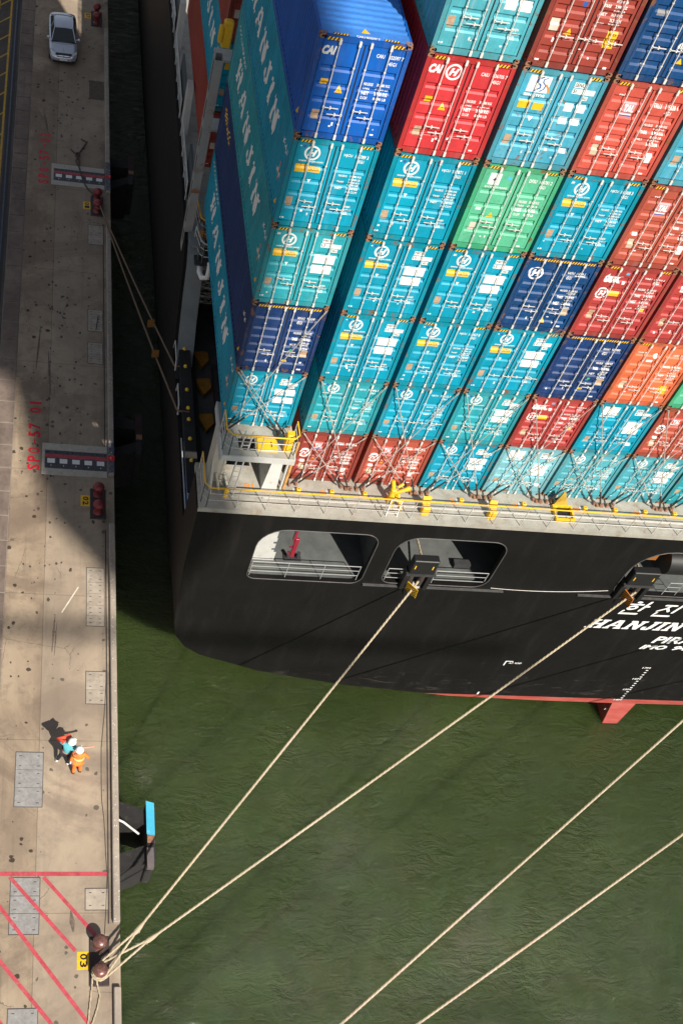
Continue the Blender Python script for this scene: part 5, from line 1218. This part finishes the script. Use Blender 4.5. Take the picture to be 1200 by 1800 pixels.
# ================================================================== CAR
def car():
    t = thing('parked_car', 'silver saloon car parked on the shaded quay at the top', 'car', (-8.34, 43.35, QZ), rz=radians(2))
    SILV = mat('silver_car_paint', (.62, .65, .72), .25, .55, var=.03, scale=2, spec=.6)
    GL, tt, bb = nodes('car_glass', .05, 0, .8); bb.inputs['Base Color'].default_value = (.004, .012, .011, 1)
    st_ = [(-2.30, .50, .34, .52, .50), (-2.24, .70, .26, .60, .62), (-2.05, .83, .22, .68, .72), (-1.6, .875, .20, .76, .82), (-1.0, .885, .20, .84, .93), (-.3, .885, .20, .88, .95), (.5, .885, .20, .90, .97), (1.2, .88, .20, .93, 1.0), (1.75, .86, .22, .94, 1.02), (2.08, .80, .26, .92, .99), (2.22, .70, .32, .84, .92), (2.28, .52, .40, .72, .78)]
    mb = MB().use(SILV); vs = []
    for y, w_, z0, zs, zt in st_:
        half = [(w_*.90, z0), (w_, (z0+zs)/2), (w_*.985, zs-.06), (w_*.93, zs), (w_*.70, zt-.015), (w_*.35, zt)]
        ring = [(x, y, z) for x, z in half]+[(-x, y, z) for x, z in reversed(half)]
        vs += ring
    n = 12; fs = [(i*n+k, i*n+(k+1) % n, (i+1)*n+(k+1) % n, (i+1)*n+k) for i in range(len(st_)-1) for k in range(n)]
    mb.add(vs, fs, None, True); mb.add(vs[:n], [tuple(range(n))]); mb.add(vs[-n:], [tuple(range(n-1, -1, -1))]); body = mb.build('body', t)
    # cabin: base ring, roof ring
    B = [(-1.12, .73, .93), (1.62, .70, 1.0)]; Rf = [(-.38, .56, 1.40), (.95, .55, 1.40)]
    mb = MB().use(SILV)
    rv = []
    for y, w_, z in ((-.40, .55, 1.395), (-.2, .57, 1.43), (.3, .575, 1.45), (.8, .56, 1.43), (1.0, .54, 1.395)):
        rv += [(-w_, y, z-.03), (-w_*.6, y, z), (0, y, z+.012), (w_*.6, y, z), (w_, y, z-.03)]
    mb.add(rv, [(i*5+k, i*5+k+1, (i+1)*5+k+1, (i+1)*5+k) for i in range(4) for k in range(4)], None, True)
    # pillars
    for s_ in (-1, 1):
        mb.tube([(s_*.75, -1.14, .90), (s_*.57, -.40, 1.38)], .035, 6); mb.tube([(s_*.57, -.4, 1.38), (s_*.585, .3, 1.43), (s_*.56, 1.0, 1.375)], .03, 6); mb.tube([(s_*.56, 1.0, 1.375), (s_*.70, 1.66, .99)], .06, 6); mb.tube([(s_*.60, .25, 1.41), (s_*.80, .3, .95)], .028, 6)
    mb.build('roof', t)
    def quad(name, pts): g = MB().use(GL); g.add(pts, [(0, 1, 2, 3)]); g.add([(p[0]*.97, p[1], p[2]-.02) for p in pts], [(3, 2, 1, 0)]); g.build(name, t)
    quad('windscreen', [(-.74, -1.13, .935), (.74, -1.13, .935), (.55, -.39, 1.385), (-.55, -.39, 1.385)])
    quad('rear_window', [(.68, 1.62, 1.0), (-.68, 1.62, 1.0), (-.53, .99, 1.385), (.53, .99, 1.385)])
    for s_ in (-1, 1): quad('side_window', [(s_*.79, -1.05, .925), (s_*.775, 1.55, .985), (s_*.56, .99, 1.37), (s_*.575, -.39, 1.375)][::s_])
    for s_ in (-1, 1):
        m_ = MB().use(SILV).bbox(s_*.95-.09, s_*.95+.09, -.93, -.80, .93, 1.05, .03); m_.tube([(s_*.80, -.88, .95), (s_*.92, -.87, .96)], .03, 6); m_.build('wing_mirror', t)
        h_ = MB().use(mat('headlight_lens', (.7, .72, .74), .15, .2, var=.2, scale=30)).add([(s_*.52, -2.215, .64), (s_*.80, -2.06, .68), (s_*.84, -1.84, .775), (s_*.72, -1.93, .79), (s_*.50, -2.13, .715)], [(0, 1, 2, 3, 4)][::1])
        h_.use(BLACK).add([(s_*.46, -2.235, .60), (s_*.82, -2.06, .64), (s_*.86, -1.80, .775), (s_*.70, -1.90, .785), (s_*.45, -2.15, .70)], [(0, 1, 2, 3, 4)]); h_.build('headlight', t)
        for y in (-1.42, 1.38):
            M = Matrix.Translation((s_*.78, y, .31)) @ Matrix.Rotation(pi/2, 4, 'Y')
            w_ = MB().use(RUBBER).lathe([(.22, -.10), (.31, -.10), (.32, 0), (.31, .10), (.22, .10)], n=20, M=M); w_.build('tyre', t)
            w_ = MB().use(STEEL).lathe([(.21, -.09), (.21, .09)], n=14, M=M); w_.build('rim', t)
    g = MB().use(BLACK).add([(-.42, -2.29, .56), (.42, -2.29, .56), (.48, -2.10, .735), (-.48, -2.10, .735)], [(0, 1, 2, 3)]); g.use(STEEL).box(-.03, .03, -2.285, -2.25, .62, .68); g.build('grille', t)
    g = MB().use(BLACK).bbox(-.66, .66, -2.315, -2.1, .24, .34, .02); g.build('lower_grille', t)
    g = MB().use(WHITE).box(-.24, .24, -2.335, -2.31, .36, .47); g.build('number_plate', t)
    g = MB().use(BLACK); g.box(-.006, .006, -2.1, -1.2, .80, .805); g.tube([(-.80, -1.15, .905), (0, -1.28, .955), (.80, -1.15, .905)], .02, 5); g.tube([(-.74, 1.70, 1.0), (0, 1.76, 1.035), (.74, 1.70, 1.0)], .012, 5); g.build('bonnet_seam', body)
car()
# ================================================================== PEOPLE
SKIN = mat('skin', (.55, .30, .20), .6, var=.05)
def skinned(name, verts, edges, rad, m, parent, root=0, sub=1):
    me = bpy.data.meshes.new(name); me.from_pydata(verts, edges, []); me.materials.append(m)
    o = bpy.data.objects.new(name, me); COL.objects.link(o)
    if parent: o.parent = parent
    md = o.modifiers.new('skin', 'SKIN'); md.use_smooth_shade = True
    for i, sv in enumerate(me.skin_vertices[0].data):
        sv.radius = (rad[i], rad[i]) if not isinstance(rad[i], tuple) else rad[i]; sv.use_root = (i == root)
    o.modifiers.new('sub', 'SUBSURF').levels = sub; o.modifiers['sub'].render_levels = sub
    return o
def person(label, loc, rz, J, top, top_len, bottom, shoe, helmet, gear=None, scale=1.08):
    t = thing('person', label, 'person', loc, rz=rz); t.scale = (scale,)*3
    V, Ed, Rd = [], [], []
    def v(p, r, par=None):
        V.append(tuple(p)); Rd.append(r)
        if par is not None: Ed.append((par, len(V)-1))
        return len(V)-1
    j = {k: Vector(p) for k, p in J.items()}
    pel = v(j['pelvis'], .115); wa = v(j['pelvis'].lerp(j['chest'], .5), .105, pel); ch = v(j['chest'], .125, wa); ne = v(j['neck'], .052, ch); hd = v(j['head'], .085, ne); v(j['head']+Vector((0, 0, .11)), .075, hd)
    for s_ in 'LR':
        a = v(j['sh'+s_], .058, ch); b = v(j['el'+s_], .042, a); c = v(j['wr'+s_], .028, b)
        d = (j['wr'+s_]-j['el'+s_]).normalized(); up = Vector((0, 0, 1)) if abs(d.z) < .8 else Vector((0, 1, 0)); sd_ = d.cross(up).normalized()
        p = v(j['wr'+s_]+d*.07, .030, c)
        for q, ln in ((-.030, .065), (-.010, .078), (.010, .073), (.030, .058)):
            f1 = v(j['wr'+s_]+d*(.07+ln*.6)+sd_*q*1.2, .0095, p); v(j['wr'+s_]+d*(.07+ln)+sd_*q*1.2-up*.02, .0085, f1)
        f1 = v(j['wr'+s_]+d*.06+sd_*-.05, .011, c); v(j['wr'+s_]+d*.10+sd_*-.065, .009, f1)
        h = v(j['hip'+s_], .085, pel); k = v(j['kn'+s_], .058, h); an = v(j['an'+s_], .038, k); v(j['to'+s_], .035, an)
    skinned('body', V, Ed, Rd, SKIN, t, 0)
    # top
    V, Ed, Rd = [], [], []
    pel = v(j['pelvis']+Vector((0, 0, .02)), .150); wa = v(j['pelvis'].lerp(j['chest'], .5), .140, pel); ch = v(j['chest'], .158, wa); v(j['neck']-Vector((0, 0, .02)), .075, ch)
    for s_ in 'LR':
        a = v(j['sh'+s_], .082, ch); e = j['el'+s_]
        if top_len == 'long': b = v(e, .062, a); v(e.lerp(j['wr'+s_], .92), .046, b)
        else: v(j['sh'+s_].lerp(e, .75), .068, a)
    skinned('shirt' if top_len == 'short' else 'jacket', V, Ed, Rd, top, t, 0)
    V, Ed, Rd = [], [], []
    pel = v(j['pelvis']+Vector((0, 0, .03)), .142)
    for s_ in 'LR':
        h = v(j['hip'+s_], .105, pel); k = v(j['kn'+s_], .082, h); v(j['an'+s_]+Vector((0, 0, .03)), .066, k)
    skinned('trousers', V, Ed, Rd, bottom, t, 0)
    for s_ in 'LR':
        a, b = j['an'+s_], j['to'+s_]; m_ = MB().use(shoe); m_.tube([a+(a-b)*.35-Vector((0, 0, .02)), a-Vector((0, 0, .0)), b], [.045, .055, .042], 8); m_.build('shoe', t)
    m_ = MB().use(helmet); hc = j['head']+Vector((0, 0, .06)); d = j['face'] if 'face' in j else Vector((0, -1, 0))
    m_.lathe([(.150, -.005), (.135, .0), (.132, .05), (.112, .10), (.07, .138), (.02, .15)], hc, 18)
    m_.bbox(hc.x-.10, hc.x+.10, hc.y+(.08 if d.y > 0 else -.17), hc.y+(.17 if d.y > 0 else -.08), hc.z-.008, hc.z+.008, .003); m_.build('helmet', t)
    # face: nose, eyes, mouth, ears and hair below the helmet
    sg = 1 if d.y > 0 else -1; h0 = j['head']
    f = MB().use(SKIN); f.tube([h0+Vector((0, sg*.085, .035)), h0+Vector((0, sg*.108, .0))], [.008, .014], 6)
    for q in (-1, 1): f.tube([h0+Vector((q*.082, 0, .03)), h0+Vector((q*.090, -.01*sg, -.015))], .013, 6)
    f.use(BLACK)
    for q in (-1, 1): f.tube([h0+Vector((q*.03, sg*.083, .035)), h0+Vector((q*.03, sg*.090, .035))], .009, 6)
    f.use(mat('lips', (.35, .10, .08), .6)).tube([h0+Vector((-.022, sg*.084, -.04)), h0+Vector((.022, sg*.084, -.04))], .006, 5); f.build('face', t)
    hr = MB().use(mat('black_hair', (.015, .012, .01), .7)); hr.lathe([(.088, -.02), (.092, .03), (.090, .06)], h0+Vector((0, -sg*.012, 0)), 14); hr.build('hair', t)
    if gear: gear(t, j)
    return t
ORJ = mat('orange_coverall', (.85, .20, .03), .8, var=.12, scale=8); TEALS_ = mat('teal_shirt', (.10, .42, .48), .85, var=.1); NAVT = mat('dark_trousers', (.015, .015, .022), .9)
def gear_orange(t, j):
    m_ = MB().use(mat('reflective_tape', (.75, .62, .25), .4))
    c = j['chest'].lerp(j['pelvis'], .28)
    m_.lathe([(.196, -.03), (.198, 0), (.196, .03)], c, 18); m_.v = [(x*1.0, y*.86 if abs(y) > 0 else y, z) for x, y, z in m_.v]; m_.use(ORJ).lathe([(.197, -.05), (.199, -.04), (.197, -.033)], c, 18); m_.build('reflective_band', t)
    m_ = MB().use(WHITE); w_ = j['wrL']; m_.box(w_.x-.03, w_.x+.02, w_.y-.01, w_.y+.01, w_.z-.26, w_.z-.04); m_.build('rolled_paper', t)
person('person in bright orange overalls and white helmet, seen from behind, one hand on hip', (-7.04, -7.6, QZ), radians(6),
       dict(pelvis=(0, 0, .96), chest=(.01, .03, 1.32), neck=(.01, .06, 1.47), head=(.01, .09, 1.58), face=(0, 1, 0),
            shL=(-.19, .03, 1.40), elL=(-.27, -.02, 1.14), wrL=(-.25, .06, .92), shR=(.20, .03, 1.40), elR=(.36, -.02, 1.18), wrR=(.22, .14, 1.12),
            hipL=(-.09, 0, .90), knL=(-.11, .02, .50), anL=(-.13, -.02, .09), toL=(-.15, .12, .045), hipR=(.09, 0, .90), knR=(.11, .05, .50), anR=(.12, .02, .09), toR=(.14, .16, .045)),
       ORJ, 'long', ORJ, mat('brown_boot', (.12, .06, .03), .8), WHITE, gear_orange)
def gear_teal(t, j):
    m_ = MB().use(mat('red_orange_vest', (.80, .10, .05), .8, var=.15, scale=8))
    a, b, c = j['shL'], j['elL'], j['wrL']
    m_.tube([a+Vector((0, .03, .04)), b+Vector((-.02, .02, .02)), c+Vector((0, 0, .03))], [.088, .10, .075], 8); m_.tube([c, c+Vector((.08, .12, .05)), c+Vector((.16, .10, .0))], [.07, .09, .05], 8); m_.build('orange_vest', t)
person('person in teal shirt and dark trousers with white helmet, pointing an arm across the water', (-7.56, -7.2, QZ), radians(-28),
       dict(pelvis=(.04, 0, .93), chest=(.12, .08, 1.28), neck=(.15, .11, 1.43), head=(.17, .15, 1.54), face=(0, 1, 0),
            shL=(-.08, .06, 1.36), elL=(-.34, .12, 1.30), wrL=(-.16, .30, 1.36), shR=(.32, .10, 1.36), elR=(.56, .24, 1.36), wrR=(.80, .38, 1.42),
            hipL=(-.06, 0, .88), knL=(-.15, .06, .48), anL=(-.24, -.04, .09), toL=(-.30, .10, .045), hipR=(.13, 0, .88), knR=(.16, .08, .48), anR=(.17, .04, .09), toR=(.22, .18, .045)),
       TEALS_, 'short', NAVT, WHITE, WHITE, gear_teal)
# a stick left lying on the slotted cover
st2 = thing('iron_bar', 'short dark bar left lying on a slotted access cover by the kerb', 'bar', (-6.2, 17.9, QZ+.03)); MB().use(BLACK).tube([(-.05, -.45, .0), (.06, .55, .0)], .022, 6).build('bar', st2)
# ================================================================== CRANE overhead, unseen: a boom, plus slabs shaped to shade the quay
CRN = mat('crane_blue_grey', (.20, .24, .28), .5)
cr = thing('gantry_crane', 'unseen ship to shore gantry crane high overhead, with slabs added to shade the quay', 'crane', (0, -50, QZ))
def cb(name, b, z0, z1):
    m_ = MB().use(CRN); m_.poly([[(x, y+50) for x, y in b]], Matrix.Translation((0, 0, z1-QZ)), z1-z0); return m_.build(name, cr)
cb('boom', [(-60, -87.02), (44, -87.02), (44, -86.70), (-60, -86.70)], 80.4, 81)
cb('brace_shade_slab', [(28.22, -82.12), (26.57, -77.22), (24.47, -71.92), (22.62, -74.92), (23.72, -79.52), (24.82, -83.72), (28.12, -87.82)], 83.4, 84)  # slab outlined to cast the diagonal edge of shade on the quay
cb('added_shade_slab', [(24.47, -71.82), (21.32, -63.12), (21.32, -29.12), (11.32, -29.12), (11.32, -74.12), (22.62, -74.92)], 83.3, 83.98)  # added slab, outlined to shade the quay left of the stack's shadow
cb('added_shade_strip', [(28.82, -52.22), (28.82, -49.02), (20.92, -49.02), (20.92, -52.22)], 83.3, 83.98)  # added strip that shades the sunlit gap left between the bays
m_ = MB().use(CRN)
for p in ((-22, -62), (-22, -40), (-38, -62), (-38, -40)): m_.box(p[0]-.7, p[0]+.7, p[1]+50-.7, p[1]+50+.7, 0, 88)
m_.box(-39, -21, 9.2, 10.8, 48.5, 50); m_.box(-39, -21, -12.8, -11.2, 50, 64); m_.build('leg_frame', cr)
